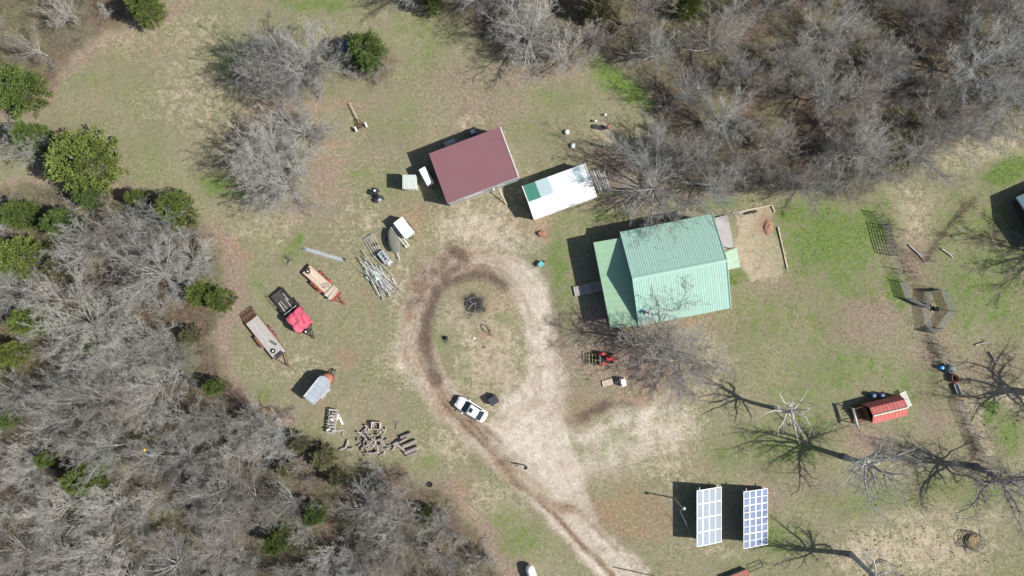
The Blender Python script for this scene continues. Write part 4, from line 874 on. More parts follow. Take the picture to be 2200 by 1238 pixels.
opening(SC, c4[3], c4[2], .5, 1.8, .05, 1.95, 'door', 'wood_grey', shed, sy_)
# --- pale utility hut and white box trailer beside the barn
hut = thing('utility_hut', 'small square pale green hut left of the maroon barn', 'hut', P(878, 391, 1.2) * Vector((1, 1, 0)) if False else Vector((P(879, 391, 2.3).x, P(879, 391, 2.3).y, 0)))
MB().box((0, 0, 1.1), (1.62, 1.72, 2.24)).build('wall', 'offwhite', hut)
rr = MB().box((0, 0, 2.25), (1.75, 1.85, .10)).build('roof', 'offwhite', hut)
for i in range(6): MB().box((-.7 + i * .28, 0, 2.32), (.05, 1.8, .03)).build('seam', 'offwhite', rr)
dr = MB().box((0, -.88, 1.05), (.85, .05, 1.9)).build('door', 'wall_white', hut); MB().box((.3, -.93, 1.05), (.05, .05, .14)).build('handle', 'steel_dark', dr)

def wheel(parent, x, y, r, w, axis_y=True, rim='white'):
    t = MB().cyl((x, y - w / 2, r), (x, y + w / 2, r), r, r, 14).build('wheel', 'rubber', parent, False)
    MB().cyl((x, y - w / 2 - .012, r), (x, y + w / 2 + .012, r), r * .55, r * .55, 12).build('rim', rim, t); return t
tr = thing('cargo_trailer', 'small cream white enclosed trailer against the maroon barn', 'trailer', Vector((*P(915, 378, 1.9).xy, 0)), ang(21, 38))
bx2 = MB().loft([[Vector((x, y * .52, z)) for y, z in ((-1, .45), (1, .45), (1, 1.75), (.8, 1.9), (-.8, 1.9), (-1, 1.75))] for x in (-1.15, 1.0)] + [[Vector((1.15, y * .48, z)) for y, z in ((-1, .5), (1, .5), (1, 1.6), (.8, 1.72), (-.8, 1.72), (-1, 1.6))]])
bx2.build('body', 'white', tr); MB().beam((1.1, -.3, .4), (1.75, 0, .4), .06).beam((1.1, .3, .4), (1.75, 0, .4), .06).cyl((1.55, .0, .05), (1.55, 0, .75), .035).build('tongue', 'steel_dark', tr)
for s_ in (-1, 1): wheel(tr, -.1, s_ * .6, .3, .18); MB().box((-.1, s_ * .62, .66), (.8, .26, .04)).build('fender', 'steel_dark', tr)
MB().box((-1.165, 0, 1.1), (.03, .9, 1.15)).build('door', 'white', tr)

# --- red roofed coop, lower right
KC = Vector((*P(1895, 880, 2).xy, 0)); coop = thing('chicken_coop', 'small coop with red gambrel metal roof and open brown run', 'coop', KC)
e0, e1 = P(1876, 894, 2.6), P(1951.5, 875.5, 2.6); kx = (e1 - e0).normalized(); ky = Vector((kx.y, -kx.x, 0)); Z = lambda z: Vector((0, 0, z))
lo0, lo1 = e0 + ky * 1.22 - Z(.75), e1 + ky * 1.22 - Z(.75); up0, up1 = e0 - ky * 1.0 - Z(.38), e1 - ky * 1.0 - Z(.38); st0, st1 = up0 - ky * .45 - Z(1.0) - kx * .3, up1 - ky * .45 - Z(1.0)
kr = MB(KC).slab([x - Z(.05) for x in (lo0, lo1, e1, e0)], .05).slab([x - Z(.05) for x in (up0, up1, e1, e0)], .05).build('roof', 'wood_brown', coop)
sheets(kr, KC, lo0, lo1, e1, e0, 5, 'roof_red', ribs=2); sheets(kr, KC, up0, up1, e1, e0, 5, 'roof_red', ribs=2); sheets(kr, KC, st0, st1, up1, up0, 5, 'roof_red', ribs=3)
MB(KC).beam(e0 + Z(.05), e1 + Z(.05), .14, .05).build('ridge_cap', 'pale_green', kr)
g4 = [Vector((*(x).xy, 0)) for x in (st0 + ky * .1, st1 + ky * .1 - kx * .15, lo1 - ky * .15 - kx * .15, lo0 - ky * .15 + kx * .1)]
wall(KC, g4[0], g4[1], 0, 1.3, 1.3, 'wood_brown', coop, .06); wall(KC, g4[3], g4[2], 0, 1.75, 1.75, 'wood_brown', coop, .06)
for a, d_ in ((0, 3), (1, 2)): wall(KC, g4[a], g4[d_], 0, 1.5, 1.7, 'wood_brown', coop, .06)
# open run at its left: brown floor, posts, a grey roll along the far edge
r4 = [Vector((*(e0 + kx * a + ky * t).xy, 0)) for a, t in ((-1.75, -1.2), (-.05, -1.2), (-.05, 1.1), (-1.55, 1.1))]
MB(KC).slab([x + Z(.25) for x in r4], .2).build('run_floor', 'wood_brown', coop)
for x in (r4[0], r4[3]): MB(KC).box((x.x, x.y, .8), (.1, .1, 1.6)).build('post', 'wood_grey', coop)
MB(KC).beam(r4[0] + Z(1.55), r4[3] + Z(1.55), .08, .1).beam(r4[0] + Z(1.55), r4[1] + Z(1.6), .06, .08).beam(r4[3] + Z(1.55), r4[2] + Z(1.6), .06, .08).build('run_frame', 'wood_brown', coop)
for i in range(5): MB(KC).beam(lerp(r4[0], r4[3], (i + .5) / 5) + Z(1.2), lerp(r4[1], r4[2], (i + .5) / 5) + Z(1.25), .05, .05).build('slat', 'wood_brown', coop)
a_ = r4[0] - kx * .2 + Z(1.6) - ky * .15; b_ = r4[3] - kx * .25 + Z(1.6) + ky * .25
tag(MB().cyl(a_, b_, .14, .14, 10).cyl(b_ - (b_ - a_).normalized() * .3, b_ + (b_ - a_).normalized() * .03, .16, .16, 10).build('tarp_roll', 'metal', None, True), 'grey rolled sheet lying across the left end of the coop run', 'roll')
# --- roofs cut by the frame edges
FC = P(2245, 470); nb_ = thing('house', 'low house with blue grey roof cut by the right edge', 'house', FC)
f4 = [P(2183, 424, 1.9), P(2300, 372, 1.9), P(2352, 490, 1.9), P(2235, 542, 1.9)]; fr0, fr1 = (f4[0] + f4[3]) / 2 + Z(1.1), (f4[1] + f4[2]) / 2 + Z(1.1)
nr = MB(FC).slab([f4[0] - Z(.05), f4[1] - Z(.05), fr1 - Z(.05), fr0 - Z(.05)], .1).slab([f4[3] - Z(.05), f4[2] - Z(.05), fr1 - Z(.05), fr0 - Z(.05)], .1).build('roof', 'trim', nb_)
sheets(nr, FC, f4[0], f4[1], fr1, fr0, 8, 'roof_blue'); sheets(nr, FC, f4[3], f4[2], fr1, fr0, 8, 'roof_blue')
fi = [lerp(p, (fr0 + fr1) / 2, .18) for p in f4]
for i in range(4): wall(FC, fi[i], fi[(i + 1) % 4], -.05, 1.95, 1.95, 'wood_dark_and_shade', nb_)  # near-black material puts the shade of these walls into their colour
for a, d_ in ((0, 3), (1, 2)):
    m_ = (fi[a] + fi[d_]) / 2; wall(FC, fi[a], m_, 1.9, 1.95, 2.7, 'wood_dark_and_shade', nb_, .12); wall(FC, m_, fi[d_], 1.9, 2.7, 1.95, 'wood_dark_and_shade', nb_, .12)
opening(FC, fi[3], fi[2], .4, 1.0, .9, 1.7, 'window', 'glass', nb_, Vector((.2, -1, 0)).normalized())
RC = P(1585, 1250); rs = thing('low_shed', 'low shed with faded red panel roof cut by the bottom edge', 'shed', RC)
q = [P(1556, 1243, .7), P(1606, 1223, .7), P(1622, 1265, .6), P(1572, 1287, .6)]
rr_ = MB(RC).slab([x - Z(.04) for x in q], .06).build('roof', 'trim', rs); sheets(rr_, RC, q[0], q[1], q[2], q[3], 4, 'orange_red', ribs=2)
for i in range(4): wall(RC, lerp(q[i], (q[0] + q[2]) / 2, .08), lerp(q[(i + 1) % 4], (q[0] + q[2]) / 2, .08), 0, .52 if i else .6, .52, 'wood_grey', rs, .06)
# ------------------------------------------------------------------ vehicles and trailers
def sedan(px, py, rz):
    c = thing('car', 'white sedan with sunroof parked beside the gravel drive', 'car', P(px, py), rz)
    X = [-2.30, -2.24, -2.0, -1.55, -1.0, 0.0, .85, 1.5, 1.95, 2.2, 2.28]
    hw = [.62, .74, .84, .89, .90, .91, .91, .89, .83, .70, .55]; top = [.72, .86, .93, .95, .95, .95, .94, .88, .80, .70, .60]; bot = [.42, .32, .26, .22, .2, .2, .2, .22, .26, .3, .36]
    secs = [[Vector((x, y * w, z)) for y, z in ((-.86, b), (.86, b), (1, b + .12), (1, lerp(b, t, .65)), (.93, t - .05), (.72, t), (0, t + .02), (-.72, t), (-.93, t - .05), (-1, lerp(b, t, .65)), (-1, b + .12))] for x, w, t, b in zip(X, hw, top, bot)]
    MB().loft(secs).build('body', 'car_paint', c, True)
    gx = [-1.72, -1.05, -.55, .15, .45, 1.10]; gt = [.93, 1.36, 1.44, 1.45, 1.40, .92]; gw = [.70, .60, .60, .61, .62, .74]
    gs = [[Vector((x, y, z)) for y, z in ((-.80, .88), (.80, .88), (w + .04, t - .06), (w - .06, t), (0, t + .025), (-w + .06, t), (-w - .04, t - .06))] for x, w, t in zip(gx, gw, gt)]
    MB().loft(gs[1:5]).build('roof', 'car_paint', c, True)
    def pane(name, x0, z0, w0, x1, z1, w1, lift=.012):
        MB().slab([Vector((x0, -w0, z0 + lift)), Vector((x0, w0, z0 + lift)), Vector((x1, w1, z1 + lift)), Vector((x1, -w1, z1 + lift))], .02).build(name, 'glass', c)
    pane('windscreen', 1.16, .93, .74, .42, 1.40, .56); pane('rear_window', -1.74, .96, .68, -1.03, 1.38, .55)
    MB().box((.02, 0, 1.472), (.44, .62, .02)).build('sunroof', 'glass', c)
    for s_ in (-1, 1):
        MB().slab([Vector((.95, s_ * .80, .95)), Vector((-1.45, s_ * .80, .95)), Vector((-1.0, s_ * .645, 1.33)), Vector((.42, s_ * .655, 1.34))], .03).build('side_window', 'glass', c)
        m_ = MB().box((.78, s_ * .99, .96), (.16, .20, .13)).build('mirror', 'car_paint', c)
        MB().box((2.12, s_ * .52, .68), (.2, .3, .1)).build('headlight', 'frame_white', c); MB().box((-2.24, s_ * .58, .80), (.1, .3, .12)).build('tail_light', 'tractor_red', c)
        for x in (-1.38, 1.40): wheel(c, x, s_ * .80, .33, .21, rim='metal')
    for x in (1.75,): MB().beam((1.2, -.3, .955), (1.95, -.36, .86), .02, .01).beam((1.2, .3, .955), (1.95, .36, .86), .02, .01).build('bonnet_crease', 'car_paint', c)
    return c
sedan(1013, 878, ang(-56, -34))

def flat_trailer(px, py, dx, dy, L, Wd, z, label, deckm, framem, nplank, fend=True, tongue=1.7, axles=2):
    t = thing('flatbed_trailer', label, 'trailer', P(px, py), ang(dx, dy))
    f = MB()
    for s_ in (-1, 1): f.beam((-L / 2, s_ * (Wd / 2 + .03), z - .06), (L / 2, s_ * (Wd / 2 + .03), z - .06), .06, .16)
    for x in np.linspace(-L / 2, L / 2, 7): f.beam((x, -Wd / 2, z - .09), (x, Wd / 2, z - .09), .06, .08)
    f.build('frame', framem, t)
    for i in range(nplank):
        y = -Wd / 2 + (i + .5) * Wd / nplank; MB().box((R.uniform(-.02, .02), y, z), (L, Wd / nplank - .018, .045)).build('plank', deckm, t)
    tg = MB().beam((L / 2, -Wd * .38, z - .1), (L / 2 + tongue, 0, z - .15), .09, .1).beam((L / 2, Wd * .38, z - .1), (L / 2 + tongue, 0, z - .15), .09, .1).box((L / 2 + tongue + .1, 0, z - .15), (.3, .1, .09)).cyl((L / 2 + tongue - .3, 0, .03), (L / 2 + tongue - .3, 0, z + .25), .035)
    tg.build('tongue', framem, t)
    for s_ in (-1, 1):
        for k in range(axles):
            x = (-.25 + k * .75 - (axles - 1) * .3); wheel(t, x, s_ * (Wd / 2 + .2), .33, .2, rim='metal')
        if fend:
            xs = -.25 - (axles - 1) * .3 + .375 * (axles - 1); MB().box((xs, s_ * (Wd / 2 + .2), z + .02), (.85 * axles, .3, .04)).beam((xs - .42 * axles, s_ * (Wd / 2 + .2), z + .02), (xs - .42 * axles - .25, s_ * (Wd / 2 + .2), z - .25), .3, .03).beam((xs + .42 * axles, s_ * (Wd / 2 + .2), z + .02), (xs + .42 * axles + .25, s_ * (Wd / 2 + .2), z - .25), .3, .03).build('fender', framem, t)
    return t
def on(t, x, y, z):      # a spot on a trailer, in metres of the yard
    c, s_ = math.cos(t.rotation_euler.z), math.sin(t.rotation_euler.z); return Vector((t.location.x + x * c - y * s_, t.location.y + x * s_ + y * c, z))
# long grey deck with rusty ramp gate
tc_ = flat_trailer(575.5, 725.5, 62, 78.7, 6.2, 1.9, .62, 'long flatbed trailer with grey plank deck and rusty ramp at its tail', 'deck_grey', 'rust', 9)
gt_ = MB().beam((-3.15, -.93, .62), (-4.65, -.93, .16), .07).beam((-3.15, .93, .62), (-4.65, .93, .16), .07).build('ramp', 'rust', tc_)
for i in range(9): MB().beam((-3.15 - i * .185, -.93, .63 - i * .056), (-3.15 - i * .185, .93, .63 - i * .056), .05, .05).build('bar', 'rust', gt_)
for y in (-.45, 0, .45): MB().beam((-3.15, y, .60), (-4.65, y, .14), .04).build('bar', 'rust', gt_)
MB().box((2.85, 0, .72), (.5, 1.1, .14)).beam((2.7, -.7, .8), (3.05, -.7, .8), .08).beam((3.05, -.8, .7), (3.05, .8, .7), .08).build('front_rack', 'steel_dark', tc_)
def spare(loc, label, rz=0, r=.32, rim='white', flat=True):
    t = thing('spare_tyre', label, 'tyre', loc, rz)
    MB().torus((0, 0, .11), r - .11, .11, 2, 18, 8).build('tyre', 'rubber', t, True)
    MB().cyl((0, 0, .05), (0, 0, .16), r * .56, r * .56, 14).build('rim', rim, t); return t
spare(on(tc_, 1.95, -.3, .645), 'tyre with white rim lying on the long grey trailer deck')
g_ = thing('vent_grate', 'short black slatted grate lying on the long grey trailer deck', 'grate', on(tc_, 1.1, .35, .65), tc_.rotation_euler.z + .35)
MB().beam((-.5, -.14, .03), (.5, -.14, .03), .035).beam((-.5, .14, .03), (.5, .14, .03), .035).build('frame', 'black', g_)
for i in range(7): MB().beam((-.48 + i * .16, -.14, .03), (-.48 + i * .16, .14, .03), .05, .03).build('slat', 'black', g_)
# red trailer with pale deck
ta = flat_trailer(692.5, 607, 64, 59, 5.3, 1.45, .6, 'red flatbed trailer with pale plank deck carrying stacked boards', 'wood_pale', 'red_paint', 7, True, 1.6)
for i in range(7):
    o = MB().box((0, 0, .05), (.11 + .03 * (i % 3), 1.75 + .1 * (i % 2), .09)).build('board', 'wood_pale' if i % 3 else 'wood_grey'); o.location = on(ta, 1.45 + i * .17, R.uniform(-.06, .06), .63 + (i % 2) * .02); o.rotation_euler = (0, 0, ta.rotation_euler.z + R.uniform(-.04, .04))
    tag(o, 'short board lying crosswise at the front of the red trailer', 'board', 'boards on the red trailer')
o = thing('gearbox', 'dark round machine part on the tail of the red trailer', 'machine part', on(ta, -2.2, -.1, .63), 1); MB().lathe([(.3, 0), (.32, .12), (.2, .2), (.2, .3)], 12).build('housing', 'steel_dark', o); MB().cyl((.05, 0, .3), (.05, 0, .42), .09, .09, 8).build('hub', 'white', o); MB().box((.38, .1, .1), (.35, .22, .18)).build('bracket', 'rust', o)
g_ = thing('wire_rack', 'rusty bar rack lying on the red trailer deck', 'rack', on(ta, .7, .1, .63), ta.rotation_euler.z + .9)
MB().beam((-.45, -.28, .03), (.45, -.28, .03), .025).beam((-.45, .28, .03), (.45, .28, .03), .025).build('frame', 'steel_dark', g_)
for i in range(6): MB().beam((-.44 + i * .176, -.28, .03), (-.44 + i * .176, .28, .03), .022).build('bar', 'steel_dark', g_)
MB().box((2.75, 0, .5), (.35, 1.6, .25)).build('toolbox', 'red_paint', ta)
# dark trailer with the red tarp load
tb = flat_trailer(629, 667, 35.5, 43.8, 6.3, 1.95, .55, 'black utility trailer with a half empty dark bed and red tarped load', 'wood_dark_and_shade', 'black', 9, True, 1.5)
for s_ in (-1, 1): MB().beam((-3.1, s_ * 1.03, .95), (3.1, s_ * 1.03, .95), .05).build('side_rail', 'black', tb); [MB().box((x, s_ * 1.03, .72), (.05, .05, .45)).build('post', 'black', tb) for x in (-3, -1.5, 0, 1.5, 3)]
MB().beam((-.05, -1.0, .9), (-.05, 1.0, .9), .12, .3).build('divider', 'wood_grey', tb)
for k, (x, y, l) in enumerate(((-1.2, -.3, 1.4), (-1.0, .35, 1.6), (-1.9, .6, 1.2), (-.9, -.7, 1.9))):
    o = MB().box((0, 0, .06), (l, .13, .08)).build('board', 'wood_grey'); o.location = on(tb, x, y, .58); o.rotation_euler = (0, 0, tb.rotation_euler.z + R.uniform(-.06, .06)); tag(o, 'grey board lying lengthwise in the black trailer bed', 'board', 'boards in the black trailer')
def tarp():
    n, m = 22, 18; V = []; 
    for j in range(m + 1):
        for i in range(n + 1):
            u = i / n * 2 - 1; v = j / m * 2 - 1; e = max(abs(u), abs(v)); x = u * 1.45; y = v * 1.28
            z = 1.55 - .95 * max(0, (e - .78) / .22) ** 1.3 + .04 * math.sin(u * 7 + v * 2) + .035 * math.sin(v * 9 + u * 3) + R.uniform(-.025, .025) + .16 * (1 - u * u)
            if .25 > u > -.05 and abs(v) < .6: z -= .12 * (1 - abs((u - .1) / .15)) 
            V.append((x + .05 * math.sin(v * 8), y + .05 * math.sin(u * 6 + 1), max(z, .55)))
    F = [(j * (n + 1) + i, j * (n + 1) + i + 1, (j + 1) * (n + 1) + i + 1, (j + 1) * (n + 1) + i) for j in range(m) for i in range(n)]
    mb = MB(); mb.add(V, F); return mb
t = thing('tarped_load', 'bulky load under a bright pinkish red tarp on the black trailer', 'tarp', on(tb, 1.62, 0, 0), tb.rotation_euler.z)
cv = tarp().build('tarp', 'tarp_pink', t, True); MB().box((0, 0, 1.0), (2.2, 1.8, .84)).build('crate', 'wood_grey', t)
for x in (-.7, .6): MB().tube([(x, -1.27, .72), (x, -1.08, 1.62), (x + .05, 0, 1.84), (x, 1.08, 1.62), (x, 1.27, .72)], .015, 5).build('strap', 'tarp_pink', t)
spare(on(tb, 3.45, -.25, .58), 'tyre with white rim on the tongue of the black trailer')
MB().box((3.4, 0, .5), (.7, .9, .06)).build('tongue_plate', 'steel_dark', tb)
# stock trailer with rounded red nose
sx = thing('stock_trailer', 'livestock trailer with galvanised roof and rounded red nose', 'trailer', Vector((*P(684, 835, 2.1).xy, 0)), ang(35, -44))
def sec(x, w, zt): return [Vector((x, y * w, z)) for y, z in ((-1, .5), (1, .5), (1, zt - .25), (.85, zt - .06), (.4, zt), (-.4, zt), (-.85, zt - .06), (-1, zt - .25))]
MB().loft([sec(-2.0, .80, 2.08), sec(1.25, .80, 2.08)]).build('body', 'red_paint', sx)
pl = [sec(1.26 + 1.05 * math.sin(a), .80 * math.cos(a) * .999 + .02, 2.06 - .28 * math.sin(a)) for a in np.linspace(0, 1.5, 8)]
MB().loft(pl).build('nose', 'orange_red', sx, True)
rfm = MB(); pts = [(-2.05, -.86), (1.25, -.86)] + [(1.25 + .55 * math.sin(a), -.86 * math.cos(a)) for a in np.linspace(.15, math.pi - .15, 9)] + [(1.25, .86), (-2.05, .86)]
rfm.slab([Vector((x, y, 2.14 - .05 * (abs(y) / .86) ** 2)) for x, y in pts], .05); ro_ = rfm.build('roof', 'alu_roof', sx)
for i in range(5): MB().box((-1.9 + i * .75, 0, 2.15), (.05, 1.66, .03)).build('roof_bow', 'galv', ro_)
for s_ in (-1, 1):
    MB().beam((-2.05, s_ * .86, 2.13), (1.2, s_ * .86, 2.13), .07, .06).build('roof_rail', 'frame_white', ro_)
    for z in (1.0, 1.3, 1.6): MB().box((-.3, s_ * .805, z), (3.0, .03, .1)).build('slat', 'galv', sx)
    for x in (-.75, .1): wheel(sx, x, s_ * .98, .34, .22)
    MB().box((-.32, s_ * .98, .76), (1.8, .3, .04)).build('fender', 'galv', sx)
MB().beam((2.2, -.25, .45), (3.0, 0, .45), .09).beam((2.2, .25, .45), (3.0, 0, .45), .09).cyl((2.75, 0, .02), (2.75, 0, .95), .04).build('tongue', 'steel_dark', sx)
# boat under a grey cover on its trailer
bt = thing('boat', 'small pointed boat under a dark grey cover beside a white ladder', 'boat', P(847, 517), ang(-14, -44))
bs = []
for x, w, z in ((-1.55, .55, .82), (-1.3, .70, .92), (-.5, .78, 1.02), (.3, .70, 1.04), (1.0, .48, 1.0), (1.45, .22, .95), (1.62, .05, .92)):
    bs.append([Vector((x, y * w, h)) for y, h in ((-.55, .50), (.55, .50), (1, z - .22), (.95, z - .08), (.35, z), (-.35, z), (-.95, z - .08), (-1, z - .22))])
MB().loft(bs).build('cover', 'tarp_grey', bt, True)
hl = MB().loft([[Vector((p.x, p.y * .96, min(p.z, .78) - .04)) for p in q] for q in bs]).build('hull', 'metal', bt, True)
bq_ = thing('boat_trailer', 'narrow galvanised boat trailer under the covered boat', 'trailer', P(847, 517), ang(14, 44))
MB().beam((-1.4, -.5, .42), (1.3, -.5, .42), .07).beam((-1.4, .5, .42), (1.3, .5, .42), .07).beam((-.9, -.75, .36), (-.9, .75, .36), .07).beam((1.3, -.5, .42), (1.9, .0, .42), .07).beam((1.3, .5, .42), (1.9, 0, .42), .07).build('frame', 'galv', bq_)
MB().beam((1.8, 0, .42), (2.75, 0, .42), .08).cyl((2.5, 0, .02), (2.5, 0, .6), .04).build('tongue', 'frame_white', bq_)
for s_ in (-1, 1): wheel(bq_, -.4, s_ * .82, .26, .16)
lad = thing('ladder', 'white ladder lying between the covered boat and white box trailer', 'ladder', P(861, 509), ang(32, 42))
for s_ in (-1, 1): MB().beam((-1.7, s_ * .22, .75), (1.75, s_ * .22, .42), .07, .05).build('rail', 'white', lad)
for i in range(13): MB().beam((-1.6 + i * .27, -.22, .74 - i * .026), (-1.6 + i * .27, .22, .74 - i * .026), .05, .035).build('rung', 'white', lad)
MB().box((-1.4, 0, .36), (.2, .5, .72)).box((1.5, 0, .2), (.2, .5, .4)).build('block', 'wood_grey', lad)
wt = thing('box_trailer', 'white box trailer with pale green front beside the ladder', 'trailer', Vector((*P(867, 489, 1.6).xy, 0)), ang(25, 33))
MB().box((0, 0, 1.05), (2.45, 1.38, 1.1)).build('body', 'white', wt); MB().box((0, 0, 1.63), (2.52, 1.44, .06)).build('roof', 'white', wt); MB().box((1.32, 0, 1.2), (.16, 1.3, .75)).build('front_panel', 'pale_green', wt)
MB().beam((1.2, -.4, .45), (1.85, 0, .45), .07).beam((1.2, .4, .45), (1.85, 0, .45), .07).cyl((1.75, 0, .02), (1.75, 0, .7), .04).build('tongue', 'steel_dark', wt)
for s_ in (-1, 1): wheel(wt, -.1, s_ * .74, .3, .18); MB().box((-.1, s_ * .75, .66), (.8, .24, .04)).build('fender', 'steel_dark', wt)
# tractor with a tillage implement behind it
tk = thing('tractor', 'small red tractor with roll bar parked under the leafless tree', 'tractor', P(1300, 770), ang(1, -.03))
MB().loft([[Vector((x, y * w, z)) for y, z in ((-1, .55), (1, .55), (1, zt - .12), (.7, zt), (-.7, zt), (-1, zt - .12))] for x, w, zt in ((-.05, .30, 1.16), (.5, .30, 1.14), (1.0, .28, 1.06), (1.12, .24, .98))]).build('hood', 'tractor_red', tk)
MB().box((-.3, 0, .58), (.9, .62, .3)).box((.5, 0, .5), (1.1, .36, .25)).build('chassis', 'steel_dark', tk)
MB().box((-.48, 0, .9), (.42, .46, .14)).box((-.70, 0, 1.15), (.12, .44, .42)).build('seat', 'black', tk)
MB().torus((-.14, 0, 1.22), .17, .022, 2, 12, 6).cyl((.02, 0, .9), (-.14, 0, 1.22), .025).build('steering_wheel', 'black', tk)
for s_ in (-1, 1):
    wheel(tk, -.5, s_ * .66, .50, .30, rim='tractor_red'); wheel(tk, .82, s_ * .56, .30, .20, rim='tractor_red')
    fd = MB(); ap = np.linspace(.2, 2.9, 7)
    for a, b_ in zip(ap[:-1], ap[1:]): fd.slab([Vector((-.5 + .56 * math.cos(a), s_ * .50, .5 + .56 * math.sin(a))), Vector((-.5 + .56 * math.cos(a), s_ * .84, .5 + .56 * math.sin(a))), Vector((-.5 + .56 * math.cos(b_), s_ * .84, .5 + .56 * math.sin(b_))), Vector((-.5 + .56 * math.cos(b_), s_ * .50, .5 + .56 * math.sin(b_)))], .03)
    fd.build('fender', 'tractor_red', tk)
MB().beam((-.92, -.5, .7), (-.92, -.5, 2.0), .07).beam((-.92, .5, .7), (-.92, .5, 2.0), .07).beam((-.92, -.52, 2.0), (-.92, .52, 2.0), .08).build('roll_bar', 'metal', tk)
MB().box((1.25, 0, .62), (.12, .5, .3)).build('front_weight', 'tractor_red', tk)
im = thing('disc_harrow', 'yellowish disc harrow frame behind the red tractor', 'implement', P(1272, 770), ang(1, -.03))
for x in (-.45, 0, .4): MB().beam((x, -.62, .42), (x, .62, .42), .08, .07).build('crossbar', 'yellow', im)
MB().beam((-.45, -.55, .40), (.45, -.55, .40), .06).beam((-.45, .55, .40), (.45, .55, .40), .06).beam((0, 0, .45), (.75, 0, .7), .06).build('frame', 'steel_dark', im)
for i in range(8):
    for x in (-.3, .2): MB().cyl((x, -.6 + i * .17, .2), (x, -.57 + i * .17, .2), .2, .2, 10).build('disc', 'steel_dark', im)
tag(MB().lathe([(.16, .0), (.17, .22), (.09, .32), (.05, .38)], 10, P(1309, 777.5)).build('jug', 'white', None, True), 'white plastic jug standing against the front of the red tractor', 'jug')
# black box beside the car, hut pieces
bb = thing('black_box_cart', 'low black box cart with hinged lid beside the white sedan', 'cart', Vector((*P(1060, 861, 1.0).xy, 0)), ang(18, -12))
MB().box((0, 0, .62), (1.2, .98, .72)).build('body', 'blackpaint', bb); ld = MB().box((-.3, 0, 1.01), (.60, 1.04, .06)).build('lid', 'blackpaint', bb); MB().box((.32, 0, 1.0), (.62, 1.04, .06)).build('lid', 'blackpaint', bb)
for s_ in (-1, 1): wheel(bb, 0, s_ * .53, .24, .12)
MB().beam((-.6, 0, .3), (-1.0, 0, .3), .06).build('tongue', 'steel_dark', bb)
# all-terrain bike left of the hut
av = thing('quad_bike', 'black quad bike standing on the lawn left of the maroon barn', 'quad bike', P(812, 421), ang(9, 15))
MB().loft([[Vector((x, y * w, z)) for y, z in ((-1, .42), (1, .42), (.8, zt), (-.8, zt))] for x, w, zt in ((-.75, .2, .75), (-.4, .24, .82), (.1, .17, .74), (.35, .22, .86), (.75, .2, .7))]).build('body', 'black', av, True)
MB().box((-.35, 0, .85), (.55, .3, .1)).build('seat', 'cloth_dark', av)
for s_ in (-1, 1):
    for x in (-.58, .6): wheel(av, x, s_ * .42, .28, .24, rim='metal')
    MB().box((.6, s_ * .42, .62), (.5, .34, .05)).build('fender', 'blackpaint', av); MB().box((-.6, s_ * .42, .62), (.5, .34, .05)).build('fender', 'blackpaint', av)
MB().cyl((.3, -.38, 1.02), (.3, .38, 1.02), .025).cyl((.42, 0, .8), (.3, 0, 1.02), .03).build('handlebar', 'steel_dark', av); MB().box((.75, 0, .78), (.3, .5, .04)).build('rack', 'metal', av)
MB().box((-.62, .08, .93), (.25, .28, .12)).build('box', 'white', av)

# ------------------------------------------------------------------ solar arrays and the yard pole
def solar(label, x0, x1, y0, y1, h0, h1, m, split):
    A = P(x0, y0, h0); Bv = P(x0, y1, h0); C = P(x1, y1, h1); D = P(x1, y0, h1)
    xm0 = (A.x + Bv.x) / 2; xm1 = (C.x + D.x) / 2; yt = (A.y + D.y) / 2; yb = (Bv.y + C.y) / 2
    A = Vector((xm0, yt, h0)); Bv = Vector((xm0, yb, h0)); C = Vector((xm1, yb, h1)); D = Vector((xm1, yt, h1)); o = Vector(((xm0 + xm1) / 2, (yt + yb) / 2, 0))
    s = thing('solar_array', label, 'solar array', o)
    nrm = (Bv - A).cross(D - A).normalized(); nrm = nrm if nrm.z > 0 else -nrm
    for i in range(4):
        for j in range(4):
            u0, u1 = i / 4 + .006, (i + 1) / 4 - .006; v0, v1 = j / 4 + .003, (j + 1) / 4 - .003
            pt = lambda u, v: lerp(lerp(A, D, u), lerp(Bv, C, u), v)
            q = [pt(u0, v0), pt(u1, v0), pt(u1, v1), pt(u0, v1)]
            fm = MB(o); 
            for k in range(4): fm.beam(q[k], q[(k + 1) % 4], .052 if not split else .04, .05, nrm)
            if split: fm.beam(pt(u0, (v0 + v1) / 2) + nrm * .012, pt(u1, (v0 + v1) / 2) + nrm * .012, .035, .02, nrm)
            f = fm.build('panel', 'frame_white', s); MB(o).slab([p + nrm * .005 for p in q], .02).build('cells', m, f)
    for v in (.04, .5, .96):
        for u in (.12, .85):
            p = pt2 = lerp(lerp(A, D, u), lerp(Bv, C, u), v); MB(o).cyl((p.x, p.y, -.05), (p.x, p.y, p.z - .04), .06, .06, 8).build('post', 'galv', s)
    for u in (.12, .85): MB(o).beam(lerp(A, D, u) - nrm * .07 + Vector((0, .35, 0)), lerp(Bv, C, u) - nrm * .07, .08, .08, nrm).build('rail', 'galv', s)
    for v in (.04, .5, .96): MB(o).beam(lerp(A, Bv, v) - nrm * .14, lerp(D, C, v) - nrm * .14, .06, .08, nrm).build('rafter', 'galv', s)
solar('ground mounted solar array of sixteen pale panels, left of the two', 1497, 1550, 1050, 1170, 2.35, .55, 'cell', False)
solar('ground mounted solar array with darker split panels, right of the two', 1597.5, 1649.5, 1053, 1174.5, 2.1, .55, 'cell_b', True)
p0 = P(1447, 1070); pole = thing('yard_pole', 'leaning wooden pole with a yard light left of the solar arrays', 'pole', p0)
